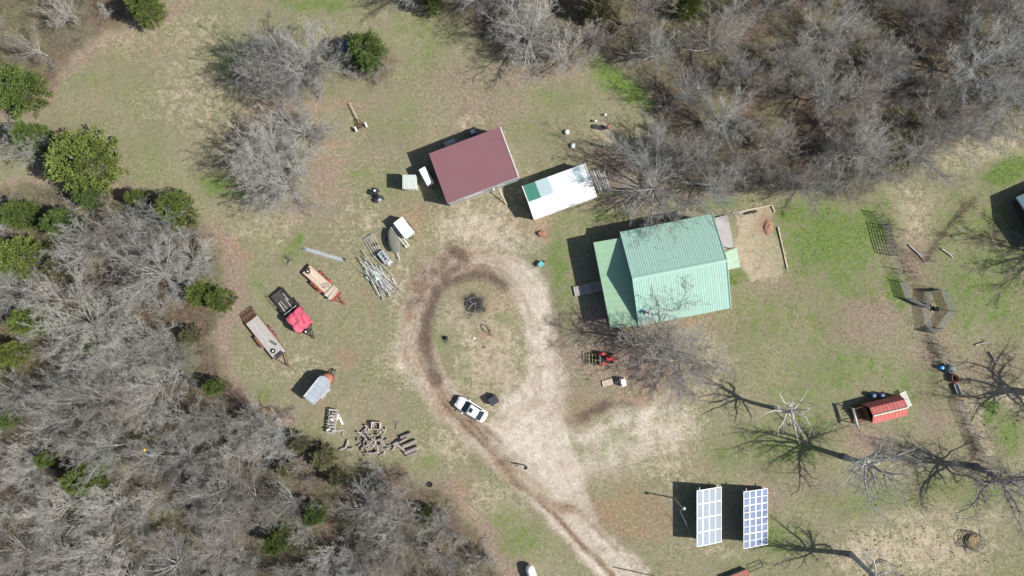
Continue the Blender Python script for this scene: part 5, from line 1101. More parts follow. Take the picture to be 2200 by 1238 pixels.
MB().cyl((0, 0, -.1), (.25, -.1, 3.7), .10, .08, 10).build('post', 'wood_grey', pole); MB().beam((.25, -.1, 3.6), (.75, -.25, 3.7), .05).build('arm', 'metal', pole); MB().lathe([(.10, -.1), (.22, -.05), (.2, .1), (.08, .18)], 12, (.45, -.2, 3.75)).build('lamp', 'pale_green', pole, True)
pth = [p0 + Vector((.3, -.1, 3.6)), P(1462, 1100, 2.6), P(1474, 1125, 1.6), P(1484, 1155, .3)]
tag(MB().tube([Vector(v) for v in pth], .016, 5).build('cable', 'metal'), 'thin cable running from the yard pole down beside the solar array', 'cable')

# ------------------------------------------------------------------ heaps: logs, scrap, lumber
def log_obj(loc, L, r, rz, tilt, m='wood_log', name='log'):
    k = 7; pr = []
    for x in (-L / 2, -L / 6, L / 6, L / 2):
        pr.append([Vector((x, r * math.cos(6.283 * i / k) * R.uniform(.85, 1.1), r * math.sin(6.283 * i / k) * R.uniform(.85, 1.1))) for i in range(k)])
    o = MB().loft(pr).build(name, m); o.location = loc; o.rotation_euler = (0, tilt, rz); return o
for i in range(78):
    a = R.uniform(0, 6.283); q = math.sqrt(R.random()); px = 805 + 34 * q * math.cos(a); py = 946 + 36 * q * math.sin(a); h = .12 + .75 * (1 - q) ** .8 * R.uniform(.6, 1)
    tag(log_obj(P(px, py) + Vector((0, 0, h)), R.uniform(.5, 1.3), R.uniform(.07, .16), R.uniform(0, 3.14), R.uniform(-.3, .3)), 'grey split firewood piece in the loose heap at the wood edge', 'firewood', 'firewood pieces in the heap')
for i, (px, py, L, r, a, h) in enumerate([(873, 935, 1.5, .28, 20, .28), (880, 952, 1.9, .27, 22, .27), (884, 966, 1.9, .28, 22, .3), (886, 974, 1.5, .25, 20, .25), (855, 948, 1.5, .2, 35, .2), (862, 962, 1.3, .16, -40, .2), (849, 958, 1.2, .17, 60, .2), (868, 944, 1.2, .18, 30, .55)]):
    tag(log_obj(P(px, py) + Vector((0, 0, h)), L, r, rad(a), R.uniform(-.05, .05)), 'thick grey trunk section in the pile right of the firewood heap', 'log', 'thick trunk sections')
for px, py, L, r, a in [(745, 955, .9, .17, 70), (738, 963, .8, .18, 20), (752, 964, .8, .2, 10), (748, 950, .7, .15, 100)]:
    tag(log_obj(P(px, py) + Vector((0, 0, r)), L, r, rad(a), 0), 'short trunk piece left of the firewood heap', 'log', 'short pieces left of the heap')
fb = thing('open_crate', 'open pale wooden crate at the top of the firewood heap', 'crate', P(809, 913), ang(1, .05))
for d_, c_ in (((1.2, .08, .7), (0, -.46, .35)), ((1.2, .08, .7), (0, .46, .35)), ((.08, .84, .7), (-.56, 0, .35)), ((.08, .84, .7), (.56, 0, .35))): MB().box(c_, d_).build('side', 'wood_pale', fb)
MB().box((0, 0, .06), (1.04, .84, .06)).build('floor', 'rust', fb)
br2 = thing('dead_branch', 'forked dead branch lying right of the open crate', 'branch', P(852, 912), .6); MB().cyl((-.5, -.5, .06), (.1, 0, .12), .05, .04, 6).cyl((.1, 0, .12), (.7, .15, .3), .04, .015, 6).cyl((.1, 0, .12), (.25, .6, .35), .035, .015, 6).build('limb', 'bark_dark', br2)
pw = thing('old_wagon_frame', 'long weathered wooden frame heaped with scraps below the stock trailer', 'wagon', P(716, 905), ang(-6, 50))
for s_ in (-1, 1): MB().beam((-1.7, s_ * .52, .55), (1.5, s_ * .5, .5), .1, .14).build('rail', 'wood_grey', pw)
for i in range(9): MB().box((-1.6 + i * .38, R.uniform(-.04, .04), .6), (.16 + R.uniform(0, .12), 1.1, .05)).build('plank', 'wood_grey', pw)
for i in range(10): MB().box((R.uniform(-1.4, 1.2), R.uniform(-.35, .35), .72 + R.uniform(0, .1)), (R.uniform(.15, .5), R.uniform(.1, .25), .12), Matrix.Rotation(R.uniform(0, 3), 3, 'Z')).build('scrap', 'white' if i % 3 == 0 else 'wood_grey', pw)
MB().box((-1.2, 0, .25), (.2, 1.0, .5)).box((1.1, 0, .25), (.2, 1.0, .5)).build('support', 'wood_dark_and_shade', pw)
for px, py, L, a, m_ in [(733, 904, 1.1, -65, 'white'), (727, 925, 1.3, 5, 'wood_grey'), (726, 896, .8, 70, 'white'), (738, 930, .7, 80, 'wood_grey')]:
    o = MB().box((0, 0, .07), (L, .24, .10)).build('offcut', m_); o.location = P(px, py); o.rotation_euler = (0, 0, rad(a)); tag(o, 'pale offcut board beside the weathered wagon frame', 'board', 'offcuts by the wagon frame')
for i in range(64):
    t = R.random(); px = lerp(797, 832, t) + R.gauss(0, 9); py = lerp(580, 618, t) + R.gauss(0, 9); L = R.uniform(1.4, 4.2); k = i % 9
    a = math.atan2(-1.25, 1) + R.gauss(0, .16); z = .08 + i * .009; th = R.uniform(-.04, .04)
    if k < 4: o = MB().cyl((-L / 2, 0, 0), (L / 2, 0, 0), R.uniform(.025, .05), None, 7).build('pipe', 'metal')
    elif k < 7: o = MB().box((0, 0, 0), (L, .10, .05)).build('beam', 'offwhite' if k == 5 else 'wood_grey')
    else: o = MB().box((0, 0, 0), (L * .5, .22, .03)).build('sheet_strip', 'metal')
    o.location = P(px, py) + Vector((0, 0, z)); o.rotation_euler = (0, th, a); tag(o, 'long thin piece in the scrap heap of pipes and boards right of the red trailer', 'scrap', 'pieces of the scrap heap')
for px, py, a in ((808, 588, .4), (812, 596, -.3)):
    o = MB().box((0, 0, .0), (.8, .5, .12)).build('teal_sheet', 'pale_green'); o.location = P(px, py) + Vector((0, 0, .55)); o.rotation_euler = (0, 0, a - .9); tag(o, 'pale green panel lying on the scrap heap', 'panel', 'pale panels on the scrap heap')
gt2 = thing('tube_gate', 'grey tube gate leaning at the top of the scrap heap', 'gate', P(803, 528), ang(20, 38))
for y in (-.75, -.35, 0, .35, .75): MB().beam((-1.3, y, .35 + y * .2), (1.4, y * .9, .3 + y * .2), .05).build('bar', 'metal', gt2)
for x in (-1.3, 1.4): MB().beam((x, -.78, .2), (x, .78, .5), .06).build('end_bar', 'metal', gt2)
MB().box((0, .3, .14), (.3, .5, .28)).build('prop', 'wood_dark_and_shade', gt2)
mc = thing('truck_toolbox', 'grey metal machine frame with a dark slot beside the scrap heap', 'machine', P(827, 553), ang(20, 27))
MB().box((0, -.32, .45), (1.75, .28, .6)).box((0, .32, .45), (1.75, .28, .6)).box((-.8, 0, .45), (.2, .5, .6)).box((.72, 0, .45), (.3, .5, .6)).box((0, 0, .2), (1.4, .36, .1)).build('casing', 'galv', mc)
for x in (-.4, .1, .5): MB().box((x, 0, .78), (.08, .9, .06)).build('bracket', 'metal', mc)
MB().box((1.1, .1, .3), (.5, .7, .2), Matrix.Rotation(.4, 3, 'Z')).build('plate', 'metal', mc)
for i in range(9):
    o = MB().box((0, 0, 0), (3.1 + R.uniform(-.5, .3), .09 + .05 * (i % 3), .07)).build('lumber', ('wood_grey', 'metal', 'deck_grey')[i % 3]); o.location = P(1276 + i * 3.4, 392 + R.uniform(-3, 3) - i * .4) + Vector((0, 0, .35 + .12 * (i % 3))); o.rotation_euler = (0, 0, ang(20, 50) + R.uniform(-.05, .05)); tag(o, 'long grey plank in the stack at the right end of the white shed', 'lumber', 'planks stacked by the white shed')
for py_ in (376, 408): tag(MB().box((0, 0, .15), (1.9, .2, .3), Matrix.Rotation(ang(48, -18), 3, 'Z')).build('bearer', 'wood_dark_and_shade'), 'dark bearer timber under the planks by the white shed', 'timber', 'bearers by the white shed').location = P(1290 if py_ < 390 else 1297, py_)
# ------------------------------------------------------------------ yard things
def wire_panel(a, b, h, label, nv=12, nh=6, m='wire', group=None, name='livestock_fence', r=.018, post=True, cat='fence panel', bar=None):
    a = Vector(a); b = Vector(b); t = thing(name, label, cat, (a + b) / 2, 0, group); o = (a + b) / 2; u = Vector((0, 0, 1))
    if post:
        for p in (a, b): MB(o).cyl(p - u * .05, p + u * (h + .1), .05, .05, 7).build('post', 'steel_dark' if m != 'wire' else 'galv', t)
    for i in range(nh): z = .1 + (h - .1) * i / (nh - 1); MB(o).beam(a + u * z, b + u * z, (bar or r) * 2).build('rail', m, t)
    mb = MB(o)
    for i in range(1, nv): p = lerp(a, b, i / nv); mb.beam(p + u * .1, p + u * h, r * 1.5)
    mb.build('mesh', m, t); return t
hexp = [(1983, 660), (1988, 626), (2022, 624), (2040, 668), (2012, 705), (1990, 712)]
for i in range(6):
    a, b_ = P(*hexp[i]), P(*hexp[(i + 1) % 6]); wire_panel(a, b_, 1.35, 'wire panel of the six sided tyre pen at right', 16, 9, 'wire', 'panels of the tyre pen', r=.015)
ga, gb = P(1895, 484), P(1913, 549)
wire_panel(ga, gb, 1.9, 'tall dark tube gate panel standing on the bright green grass at right', 8, 6, 'steel_dark', None, 'livestock_gate', .03, bar=.035)
wire_panel(P(1872, 456), ga, 1.2, 'short tube panel at the upper end of the tall gate panel', 4, 4, 'steel_dark', None, 'livestock_gate', .025)
wire_panel(P(1934, 606), P(1946, 642), 1.4, 'wire panel left of the tyre pen, nearer the house', 10, 8, 'wire', None, r=.022)
wire_panel(P(1946, 642), P(1983, 660), 1.4, 'wire panel joining the tyre pen from the left', 10, 8, 'wire', None, r=.022)
for i, (px, py) in enumerate(((1988, 656), (1994, 657), (2004, 664), (2011, 664))):
    o = thing('tyre', 'black tyre standing on edge inside the wire pen', 'tyre', P(px, py), rad(20), 'tyres in the wire pen'); MB().torus((0, 0, .32), .24, .10, 0, 16, 8).build('tread', 'rubber', o, True)
fa, fb_ = [(2056, 858), (2066, 885), (2078, 912), (2090, 940), (2102, 968), (2112, 992)], 1.3
ft = thing('wire_fence', 'wire mesh fence line running down past the coop at right', 'fence', P(2084, 925)); fo = P(2084, 925)
for px, py in fa: p = P(px, py); MB(fo).cyl(p - Vector((0, 0, .1)), p + Vector((0, 0, 1.5)), .05, .045, 7).build('post', 'wood_grey', ft)
for (x0, y0), (x1, y1) in zip(fa[:-1], fa[1:]):
    a, b_ = P(x0, y0), P(x1, y1); mb = MB(fo)
    for i in range(8): mb.beam(a + Vector((0, 0, .1 + i * .17)), b_ + Vector((0, 0, .1 + i * .17)), .018)
    for i in range(1, 12): p = lerp(a, b_, i / 12); mb.beam(p, p + Vector((0, 0, 1.3)), .018)
    mb.build('mesh', 'wire', ft)
ft2 = thing('wire_fence', 'wire fence between the tyre pen and the stock tanks', 'fence', P(2015, 742)); fo2 = P(2015, 742); f2 = [(1992, 714), (2006, 738), (2020, 762), (2028, 782)]
for px, py in f2: p = P(px, py); MB(fo2).cyl(p - Vector((0, 0, .1)), p + Vector((0, 0, 1.4)), .05, .045, 7).build('post', 'wood_grey', ft2)
for (x0, y0), (x1, y1) in zip(f2[:-1], f2[1:]):
    mb = MB(fo2)
    for i in range(6): mb.beam(P(x0, y0) + Vector((0, 0, .15 + i * .2)), P(x1, y1) + Vector((0, 0, .15 + i * .2)), .018)
    mb.build('mesh', 'wire', ft2)
ft3 = thing('wire_fence', 'wire fence between the tall gate panel and the pen panels', 'fence', P(1924, 578)); fo3 = P(1924, 578); f3 = [(1913, 549), (1923, 578), (1934, 606)]
for px, py in f3: p = P(px, py); MB(fo3).cyl(p - Vector((0, 0, .1)), p + Vector((0, 0, 1.5)), .05, .045, 7).build('post', 'wood_grey', ft3)
for (x0, y0), (x1, y1) in zip(f3[:-1], f3[1:]):
    mb = MB(fo3)
    for i in range(6): mb.beam(P(x0, y0) + Vector((0, 0, .15 + i * .22)), P(x1, y1) + Vector((0, 0, .15 + i * .22)), .018)
    mb.build('mesh', 'wire', ft3)
# tanks by the right trees
bu = thing('bucket', 'bright blue plastic drum beside the grey water tank', 'drum', P(2018, 789)); MB().lathe([(.22, 0), (.25, .1), (.25, .7), (.2, .76)], 14).build('shell', 'blue', bu, True); MB().lathe([(.2, .76), (.2, .79), (.05, .8)], 14).build('lid', 'blue', bu)
wt_ = thing('water_tank', 'round dark grey water tank with domed top near the right edge', 'tank', P(2036, 792)); MB().lathe([(.58, 0), (.6, .08), (.6, .75), (.52, .9), (.25, 1.0), (.14, 1.02)], 20).build('shell', 'tank_grey', wt_, True); MB().cyl((0, -.2, 1.0), (0, -.2, 1.08), .14, .14, 10).build('cap', 'black', wt_)
ov = thing('stock_tank', 'oval pinkish tub standing open and dark inside', 'tub', P(2047, 812), ang(8, 19)); pro = [(.0, .06), (.42, .06), (.46, .62), (.52, .64), (.52, .58), (.49, .0)]
MB().lathe([(.48, 0), (.52, .66), (.46, .68), (.42, .12), (.05, .10)], 20, (0, 0, 0), 1.3, .95).build('shell', 'terracotta', ov, True); MB().lathe([(.40, .11), (.01, .13)], 16, (0, 0, 0), 1.3, .95).build('water', 'black', ov)
tg = thing('water_trough', 'long galvanised trough below the oval tub', 'trough', P(2054, 836), ang(8, 21))
MB().loft([[Vector((x, y, z)) for y, z in ((-.16, .05), (.16, .05), (.3, .45), (.25, .45), (.13, .12), (-.13, .12), (-.25, .45), (-.3, .45))] for x in (-.75, .75)]).build('basin', 'galv', tg)
for x in (-.76, .76): MB().slab([Vector((x, -.3, .45)), Vector((x, .3, .45)), Vector((x, .16, .05)), Vector((x, -.16, .05))], .02).build('end', 'galv', tg)
MB().box((0, 0, .3), (1.45, .3, .01)).build('water', 'glass', tg)
tag(MB().cyl(P(2027, 776, .1), P(2031, 784, .9), .04, .04, 7).build('pipe', 'white'), 'short white pipe leaning on the grey water tank', 'pipe')
for px, py, m_ in ((1871, 848, 'blue_dark'), (1889, 848, 'blue_dark')):  # blue darkened so the drums carry the shade in their colour
    d_ = thing('drum', 'blue drum coloured dark for the shade above the red roofed coop', 'drum', P(px, py), 0, 'drums above the coop'); MB().lathe([(.29, 0), (.31, .3), (.29, .32), (.31, .6), (.29, .88), (.26, .9)], 14).build('shell', m_, d_, True); MB().lathe([(.26, .89), (.25, .86), (.02, .86)], 14).build('lid', 'tank_grey', d_)
pl_ = thing('pallet', 'white slatted pallet leaning at the right end of the coop', 'pallet', P(1941, 857), ang(14, 30))
for s_ in (-1, 0, 1): MB().beam((-1.0, s_ * .3, .45), (1.0, s_ * .3, .55), .07).build('bearer', 'white', pl_)
for i in range(8): MB().box((-.95 + i * .27, 0, .55 + i * .012), (.13, .8, .03)).build('slat', 'white', pl_)
MB().box((0, 0, .22), (.3, .5, .44)).build('prop', 'wood_dark_and_shade', pl_)
# feeder ring
fr_ = thing('bale_feeder', 'round steel bale feeder with old hay at the lower right', 'feeder', P(2086, 1160))
for z in (.15, .55, 1.05): MB().torus((0, 0, z), 1.15, .035, 2, 26, 6).build('hoop', 'steel_dark', fr_)
for i in range(14): a = 6.283 * i / 14; MB().beam((1.15 * math.cos(a), 1.15 * math.sin(a), .1), (1.15 * math.cos(a + .15), 1.15 * math.sin(a + .15), 1.05), .04).build('bar', 'steel_dark', fr_)
hm = MB(); hm.lathe([(.95, -.02), (.9, .2), (.6, .42), (.25, .5)], 14); hm.v = [(x + R.uniform(-.1, .1), y + R.uniform(-.1, .1), z + R.uniform(-.06, .06)) for x, y, z in hm.v]; hm.build('hay', 'hay', fr_)
for i in range(5): a = R.uniform(0, 6); tag(MB().cyl(P(2086, 1160) + Vector((1.3 * math.cos(a), 1.3 * math.sin(a), .05)), P(2086, 1160) + Vector((2.0 * math.cos(a + .5), 2.0 * math.sin(a + .5), .1)), .05, .03, 6).build('stick', 'bark_dark'), 'dark stick on the ground around the bale feeder', 'stick', 'sticks by the feeder')
tag(MB().torus(P(1990, 1030) + Vector((0, 0, .05)), 1.2, .025, 2, 36, 6).build('hoop', 'steel_dark'), 'thin dark hoop lying on the grass left of the right edge tree', 'hoop')
# garden edging boards
ge = [(1572, 458), (1657, 441), (1664, 456), (1678, 520), (1691, 578)]
for k, ((x0, y0), (x1, y1)) in enumerate(zip(ge[:-1], ge[1:])):
    a, b_ = P(x0, y0), P(x1, y1); n = max(1, round((b_ - a).length / 2.0))
    for i in range(n):
        if k == 2 and i == 0: continue
        p, q = lerp(a, b_, i / n + .005), lerp(a, b_, (i + 1) / n - .005)
        tag(MB().beam(p + Vector((0, 0, .06)), q + Vector((0, 0, .06)), .12, .24).build('edging_board', 'wood_pale'), 'pale timber edging along the bare garden bed', 'edging', 'edging boards of the garden bed')
cm = MB(); cm.lathe([(.8, -.04), (.65, .06), (.4, .16), (.1, .2)], 16, (0, 0, 0), .75, 1.4); cm.v = [(x + R.uniform(-.1, .1), y + R.uniform(-.1, .1), z * R.uniform(.7, 1.2)) for x, y, z in cm.v]; o = cm.build('clay_mound', 'terracotta'); o.location = P(1649, 488); tag(o, 'reddish mound of dirt in the garden bed corner', 'mound')
for px, py in ((1605, 459), (1620, 456), (1611, 457)): tag(log_obj(P(px, py) + Vector((0, 0, .15)), .7, .14, .3, 0, 'wood_dark_and_shade', 'log'), 'dark log along the top edge of the garden bed', 'log', 'logs in the garden bed')
# lids, posts and small things above the shed
for px, py, lab in ((1217.5, 285, 'white round septic lid, upper of the two on the lawn'), (1230.5, 314, 'white round septic lid, lower of the two on the lawn')):
    s_ = thing('septic_lid', lab, 'lid', P(px, py)); MB().lathe([(.34, 0), (.34, .28), (.3, .3)], 18).build('riser', 'pale_green', s_, True); MB().lathe([(.30, .3), (.30, .34), (.1, .37)], 18).build('cover', 'white', s_, True)
hy = thing('hand_pump', 'rusty red pump standing on the lawn at the wood edge', 'pump', P(1305, 275)); MB().lathe([(.22, 0), (.2, .5), (.26, .55), (.26, .75), (.1, .85)], 10).build('barrel', 'orange_red', hy, True); MB().cyl((0, 0, .7), (.35, -.2, .6), .05).cyl((0, 0, .8), (-.3, .2, 1.1), .03).build('handle', 'red_paint', hy)
sl2 = thing('boat_slab', 'dark flat sled lying left of the rusty red pump', 'sled', P(1284, 274), ang(24, 5)); MB().loft([[Vector((x, y * w, z)) for y, z in ((-1, .04), (1, .04), (1, .16), (-1, .16))] for x, w in ((-.75, .2), (-.6, .3), (.6, .3), (.75, .2))]).build('shell', 'steel_dark', sl2)
for px, py, h, lab, m_ in ((1295, 315, 1.3, 'thin post with pale head below the rusty pump', 'pale_green'), (1279, 262, .4, 'short white stub above the dark sled', 'white'), (1300, 248, .3, 'small white disc on the grass above the rusty pump', 'white')):
    s_ = thing('marker_post', lab, 'post', P(px, py)); MB().cyl((0, 0, -.05), (0, 0, h), .06, .05, 8).build('shaft', 'steel_dark' if h > 1 else m_, s_); MB().lathe([(.16, h), (.18, h + .1), (.08, h + .18)], 10).build('head', m_, s_, True)
wb = thing('wheelbarrow', 'teal wheelbarrow tipped on the grass near the drive loop', 'wheelbarrow', P(1162, 568), ang(1, -.8))
MB().loft([[Vector((x, y * w, z)) for y, z in ((-1, .35), (1, .35), (1.3, .62), (-1.3, .62))] for x, w in ((-.4, .22), (.35, .26))]).build('tray', 'teal', wb); MB().beam((-.9, -.25, .55), (.5, -.12, .3), .04).beam((-.9, .25, .55), (.5, .12, .3), .04).cyl((-.25, -.2, 0), (-.25, -.2, .4), .025).cyl((-.25, .2, 0), (-.25, .2, .4), .025).build('handle', 'steel_dark', wb); w_ = MB().torus((.55, 0, .2), .14, .06, 1, 12, 6).build('wheel', 'rubber', wb, True)
s_ = thing('stump', 'rusty brown rotten stump on the grass below the white shed', 'stump', P(1163, 502)); MB().lathe([(.62, -.02), (.5, .12), (.42, .35), (.3, .38)], 9, (0, 0, 0), 1.1, .8).build('wood', 'terracotta', s_); MB().cyl((.2, -.3, .05), (.8, -.7, .04), .1, .04, 6).cyl((-.2, .2, .05), (-.8, .3, .02), .1, .05, 6).build('root', 'terracotta', s_)
pk = MB().beam(P(1073, 409, .0) + Vector((0, 0, 1.9)), P(1089, 441) + Vector((0, 0, .05)), .14, .06).build('plank', 'wood_pale'); tag(pk, 'long pale plank leaning against the front of the maroon barn', 'plank')
for px, py, m_, lab in ((962, 312, 'metal', 'grey appliance in the shade along the barn back, left one'), (973, 307, 'galv', 'grey appliance in the shade along the barn back, right one'), (1017, 287, 'blue_dark', 'dark machine in the shade at the barn back')):
    ap_ = thing('appliance', lab, 'appliance', P(px, py), ang(20, -8)); MB().box((0, 0, .45), (.75, .6, .9)).build('case', m_, ap_); MB().box((0, 0, .92), (.6, .45, .05)).build('lid', 'metal', ap_)
# fire pit, frame scraps, small debris inside the loop
fp = thing('fire_pit', 'blackened fire heap of ash and charred sticks inside the drive loop', 'fire pit', P(1018, 653))
am = MB()
for i in range(46):
    a = R.uniform(0, 6.283); q = R.random() ** .7 * 1.15; s_ = R.uniform(.10, .26); am.lathe([(s_, -.08), (s_ * R.uniform(.6, .9), R.uniform(.04, .12)), (s_ * .3, R.uniform(.1, .2) * (1.3 - q * .7))], 6, (q * math.cos(a), q * math.sin(a), 0), R.uniform(.7, 1.2), R.uniform(.7, 1.2))
am.build('ash', 'ash', fp)
for i in range(26):
    a = R.uniform(0, 6.283); q = R.uniform(0, 1.0); c = Vector((q * math.cos(a), q * math.sin(a), .28 - .18 * q)); d_ = Vector((math.cos(a + R.gauss(0, .6)), math.sin(a + R.gauss(0, .6)), R.uniform(-.1, .2))) * R.uniform(.15, .45)
    MB().cyl(c - d_, c + d_, .035, .02, 5).build('charred_stick', 'wood_dark_and_shade' if i % 4 else 'metal', fp)
sf = thing('bent_scrap_metal', 'twisted dark metal frame lying below the fire heap', 'frame', P(1043, 708), ang(20, 12)); MB().tube([(-.8, .35, .1), (.1, .45, .25), (.75, .05, .1), (.2, -.35, .2), (-.75, .1, .1), (-.8, .35, .1)], .035, 6).tube([(.5, .3, .1), (1.0, -.3, .15), (.5, -.5, .1)], .03, 6).build('tube', 'steel_dark', sf)
st_ = thing('stump', 'small dark stump in the green patch inside the drive loop', 'stump', P(960, 727)); MB().lathe([(.25, 0), (.2, .45), (.15, .5)], 9, (0, 0, 0), .7, 1.2).build('wood', 'wood_dark_and_shade', st_)
for px, py, m_, lab in ((1019, 727, 'white', 'small white scrap inside the drive loop'), (1042, 747, 'terracotta', 'small reddish brick inside the drive loop'), (1500, 184, 'white', 'white curved scrap at a tree foot in the upper wood')):
    tag(MB().box(P(px, py) + Vector((0, 0, .08)), (.34 if px < 1400 else .3, .2 if px < 1400 else .9, .14)).build('scrap', m_), lab, 'scrap')
# pallet board and white cooler below the tractor
pb = thing('pallet', 'grey wooden pallet on the leaf litter below the tractor', 'pallet', P(1305, 822), ang(22, -6))
for s_ in (-1, 0, 1): MB().beam((-.7, s_ * .32, .07), (.7, s_ * .32, .07), .08, .1).build('bearer', 'wood_pale', pb)
for i in range(7): MB().box((-.62 + i * .207, 0, .14), (.17, .8, .03)).build('slat', 'wood_pale', pb)
wc = thing('plastic_tank', 'white plastic tank standing right of the grey pallet', 'tank', P(1337, 820), ang(4, 16)); MB().box((0, 0, .5), (1.05, .62, .9)).build('shell', 'white', wc); MB().box((-.28, 0, 1.0), (.4, .5, .1)).box((.3, 0, .98), (.35, .45, .06)).build('lid', 'white', wc); MB().cyl((0, .31, .55), (0, .48, .55), .1).cyl((0, -.31, .55), (0, -.48, .55), .1).build('fitting', 'offwhite', wc)
# long metal beam, hay rake, and bits on the lawn
lb = thing('metal_truss', 'long narrow galvanised truss lying on the lawn above the red trailer', 'truss', P(699, 548), ang(92, 27))
for y, z in ((-.22, .06), (.22, .06), (0, .38)): MB().beam((-3.0, y, z), (2.8, y, z), .07).build('chord', 'galv', lb)
for i in range(14): MB().beam((-3.0 + i * .41, -.22, .06), (-2.8 + i * .41, 0, .38), .035).beam((-2.8 + i * .41, 0, .38), (-3.0 + (i + 1) * .41, .22, .06), .035).beam((-3.0 + i * .41, -.22, .06), (-3.0 + i * .41, .22, .06), .045).build('web', 'galv', lb)
MB().beam((-2.6, 0, .30), (2.5, 0, .30), .30, .02).build('tread', 'galv', lb); MB().box((2.75, .1, .2), (.2, .45, .35)).build('foot', 'steel_dark', lb)
hr = thing('trailer_chassis', 'bare boat trailer chassis with long pale tongue on the lawn', 'chassis', P(772, 262), ang(-18, -42))
MB().beam((.3, 0, .4), (2.6, .1, .45), .09).build('tongue', 'wood_pale', hr); MB().beam((-1.1, -.35, .4), (.5, 0, .4), .07).beam((-1.1, .45, .4), (.5, 0, .4), .07).beam((-.9, -.7, .36), (-.9, .75, .36), .08).beam((-.4, -.5, .4), (-.4, .5, .4), .05).build('frame', 'rust', hr)
for s_ in (-1, 1): wheel(hr, -.9, s_ * .72, .27, .18, rim='metal'); MB().box((-.9, s_ * .74, .6), (.7, .24, .04)).build('fender', 'frame_white', hr)
MB().beam((.1, -.25, .45), (-1.2, .1, .5), .12, .08).build('bunk', 'wood_brown', hr)
for i in range(5): tag(log_obj(P(616 + R.uniform(-8, 14), 566 + R.uniform(-8, 6)) + Vector((0, 0, .07)), R.uniform(.5, .9), .06, R.uniform(0, 3), 0), 'short grey stick beside the end of the long truss', 'stick', 'sticks by the truss')
# blue drum under the lawn cedar, white tank at the bottom edge, yellow spot, tyre on the wood edge
dd_ = thing('covered_machine', 'dark blue covered machine between the lawn cedar and big grey tree', 'machine', P(752, 98), ang(40, -8)); MB().loft([[Vector((x, y * w, z)) for y, z in ((-1, .05), (1, .05), (.8, zt), (-.8, zt))] for x, w, zt in ((-1.1, .45, .6), (-.5, .55, 1.0), (.6, .55, 1.05), (1.0, .45, .7))]).build('cover', 'blue_dark', dd_); MB().box((.1, -.2, 1.06), (.7, .12, .05)).build('strap', 'metal', dd_)
gas = thing('gas_tank', 'white cylindrical gas tank cut by the bottom edge', 'tank', P(1143, 1232), ang(8, 26))
MB().loft([[Vector((x, r_ * math.cos(6.283 * i / 16), .85 + r_ * math.sin(6.283 * i / 16))) for i in range(16)] for x, r_ in ((-1.5, .12), (-1.42, .36), (-1.2, .55), (-1.0, .6), (1.2, .6), (1.5, .5), (1.65, .3), (1.7, .1))]).build('shell', 'white', gas, True)
for x in (-.7, .9): MB().box((x, 0, .14), (.15, .9, .3)).build('saddle', 'concrete', gas)
MB().lathe([(.2, 1.4), (.2, 1.6), (.1, 1.66)], 12, (.1, 0, 0)).build('valve_dome', 'white', gas, True)
tag(MB().lathe([(.08, -.17), (.19, -.06), (.19, .06), (.08, .17)], 12, P(310, 967, 6.8)).build('balloon', 'yellow_b', None, True), 'small yellow balloon caught in a bare tree of the lower left wood', 'balloon')
ty = thing('tyre', 'single black tyre lying at the lower wood edge', 'tyre', P(924, 1041)); MB().torus((0, 0, .12), .26, .12, 2, 18, 8).build('tread', 'rubber', ty, True)
# fallen pale limbs on the right
for px, py, L, a, lab in ((2132, 768, 1.6, -58, 'pale fallen limb right of the water tank, lower one'), (2110, 738, 1.9, 12, 'pale fallen limb right of the water tank, upper one'), (1970, 545, 3.2, -45, 'thick pale fallen trunk below the dark diagonal band'), (2035, 545, 2.0, -38, 'pale fallen limb right of the dark diagonal band')):
    o = thing('fallen_limb', lab, 'limb', P(px, py), rad(a)); MB().cyl((-L / 2, 0, .12), (0, .05, .15), .11, .09, 7).cyl((0, .05, .15), (L / 2, -.02, .1), .09, .05, 7).cyl((.1, .04, .15), (L * .35, L * .22, .2), .05, .02, 6).build('wood', 'bark', o)
pg = thing('pipe_gate', 'thin dark pipe frame lying right of the low red shed', 'frame', P(1622, 1216), ang(30, -12)); MB().tube([(-1.0, -.5, .06), (1.0, -.5, .06), (1.0, .5, .06), (-1.0, .5, .06), (-1.0, -.5, .06)], .03, 6).tube([(-1.0, 0, .06), (1.0, 0, .06)], .025, 6).build('tube', 'steel_dark', pg)
pl2 = thing('dark_rod', 'thin dark rod lying across the drive at the bottom edge', 'pole', P(1362, 1228), ang(90, 20)); MB().cyl((-2.8, 0, .07), (2.9, 0, .07), .06, .05, 8).build('shaft', 'wood_dark_and_shade', pl2)  # thin dark rod laid flat across the drive
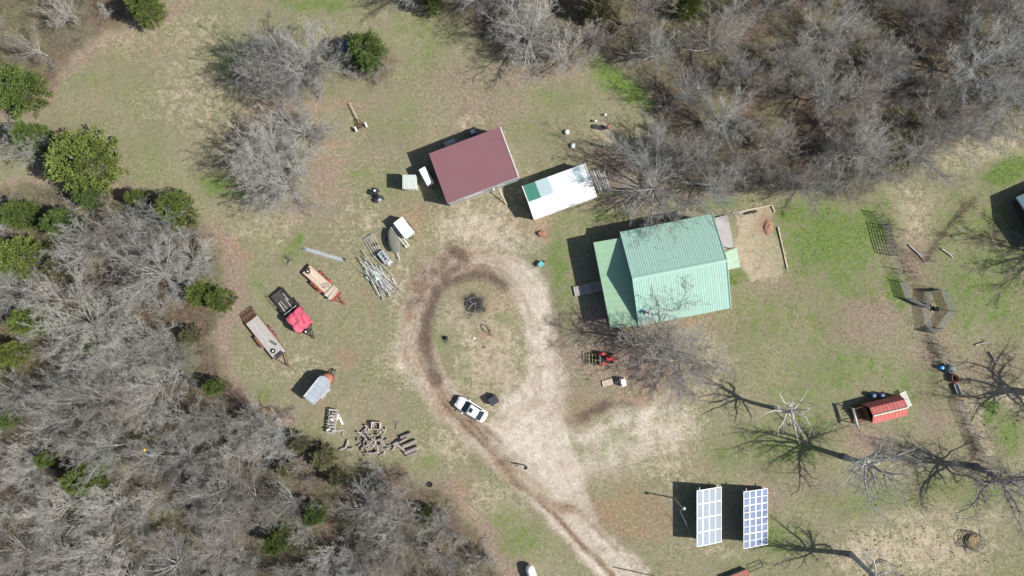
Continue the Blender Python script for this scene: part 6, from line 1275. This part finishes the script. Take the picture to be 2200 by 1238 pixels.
# ------------------------------------------------------------------ the person on the drive
pe = thing('person', 'person in dark clothing standing alone on the pale gravel drive', 'person', P(1129, 1000), rad(-80))
def skin_mesh(name, verts, edges, radii, m, parent, root=0):
    me = bpy.data.meshes.new(name); me.from_pydata(verts, edges, []); o = link(name, me, m, parent)
    md = o.modifiers.new('skin', 'SKIN'); md.use_smooth_shade = True
    for i, r in enumerate(radii): me.skin_vertices[0].data[i].radius = r if isinstance(r, tuple) else (r, r); me.skin_vertices[0].data[i].use_root = (i == root)
    o.modifiers.new('sub', 'SUBSURF').levels = 1; o.modifiers['sub'].render_levels = 1
    return o
bv = [(0, 0, .95), (0, 0, 1.15), (.01, 0, 1.34), (0, 0, 1.46), (.02, 0, 1.54),                # pelvis .. neck
      (0, .10, .90), (.02, .11, .50), (0, .12, .09), (.16, .13, .04), (0, -.10, .90), (-.01, -.11, .50), (-.03, -.12, .09), (.13, -.13, .04),
      (0, .19, 1.40), (.04, .25, 1.12), (.27, .12, 1.10), (0, -.19, 1.40), (.04, -.25, 1.12), (.27, -.12, 1.10)]
be = [(0, 1), (1, 2), (2, 3), (3, 4), (0, 5), (5, 6), (6, 7), (7, 8), (0, 9), (9, 10), (10, 11), (11, 12), (3, 13), (13, 14), (14, 15), (3, 16), (16, 17), (17, 18)]
br_r = [(.13, .16), (.12, .15), (.13, .18), (.08, .10), .055, .095, .068, .045, .045, .095, .068, .045, .045, .065, .05, .04, .065, .05, .04]
skin_mesh('body', bv, be, br_r, 'cloth_dark', pe)
hd = MB(); hd.lathe([(.03, 1.52), (.06, 1.56), (.085, 1.62), (.092, 1.68), (.08, 1.74), (.04, 1.775)], 14, (.03, 0, 0), 1.12, .9); hd.box((.135, 0, 1.655), (.04, .025, .05)); hd.box((.025, .085, 1.65), (.04, .02, .06)); hd.box((.025, -.085, 1.65), (.04, .02, .06))
h_ = hd.build('head', 'skin', pe, True)
MB().lathe([(.098, 1.66), (.102, 1.72), (.085, 1.77), (.04, 1.80)], 14, (.012, 0, 0), 1.12, .95).build('hair', 'hair', h_, True)
MB().box((.125, .033, 1.68), (.012, .025, .012)).box((.125, -.033, 1.68), (.012, .025, .012)).build('eyes', 'hair', h_); MB().box((.122, 0, 1.605), (.014, .05, .01)).build('mouth', 'terracotta', h_)
for s_ in (-1, 1):
    hn = MB().box((.315, s_ * .10, 1.10), (.09, .03, .085))
    for i in range(4): z = 1.135 - i * .023; hn.tube([(.35, s_ * .10, z), (.39, s_ * .085, z), (.40 - .006 * i, s_ * .06, z)], .0095, 5)
    hn.tube([(.29, s_ * .09, 1.13), (.33, s_ * .07, 1.16), (.36, s_ * .055, 1.155)], .011, 5); hn.build('hand', 'skin', pe, True)
rc = MB().box((.385, 0, 1.10), (.10, .17, .05)).build('remote_control', 'white'); rc.parent = None; rc.location = pe.location; rc.rotation_euler = pe.rotation_euler; tag(rc, 'small white remote held by the person on the drive', 'remote')
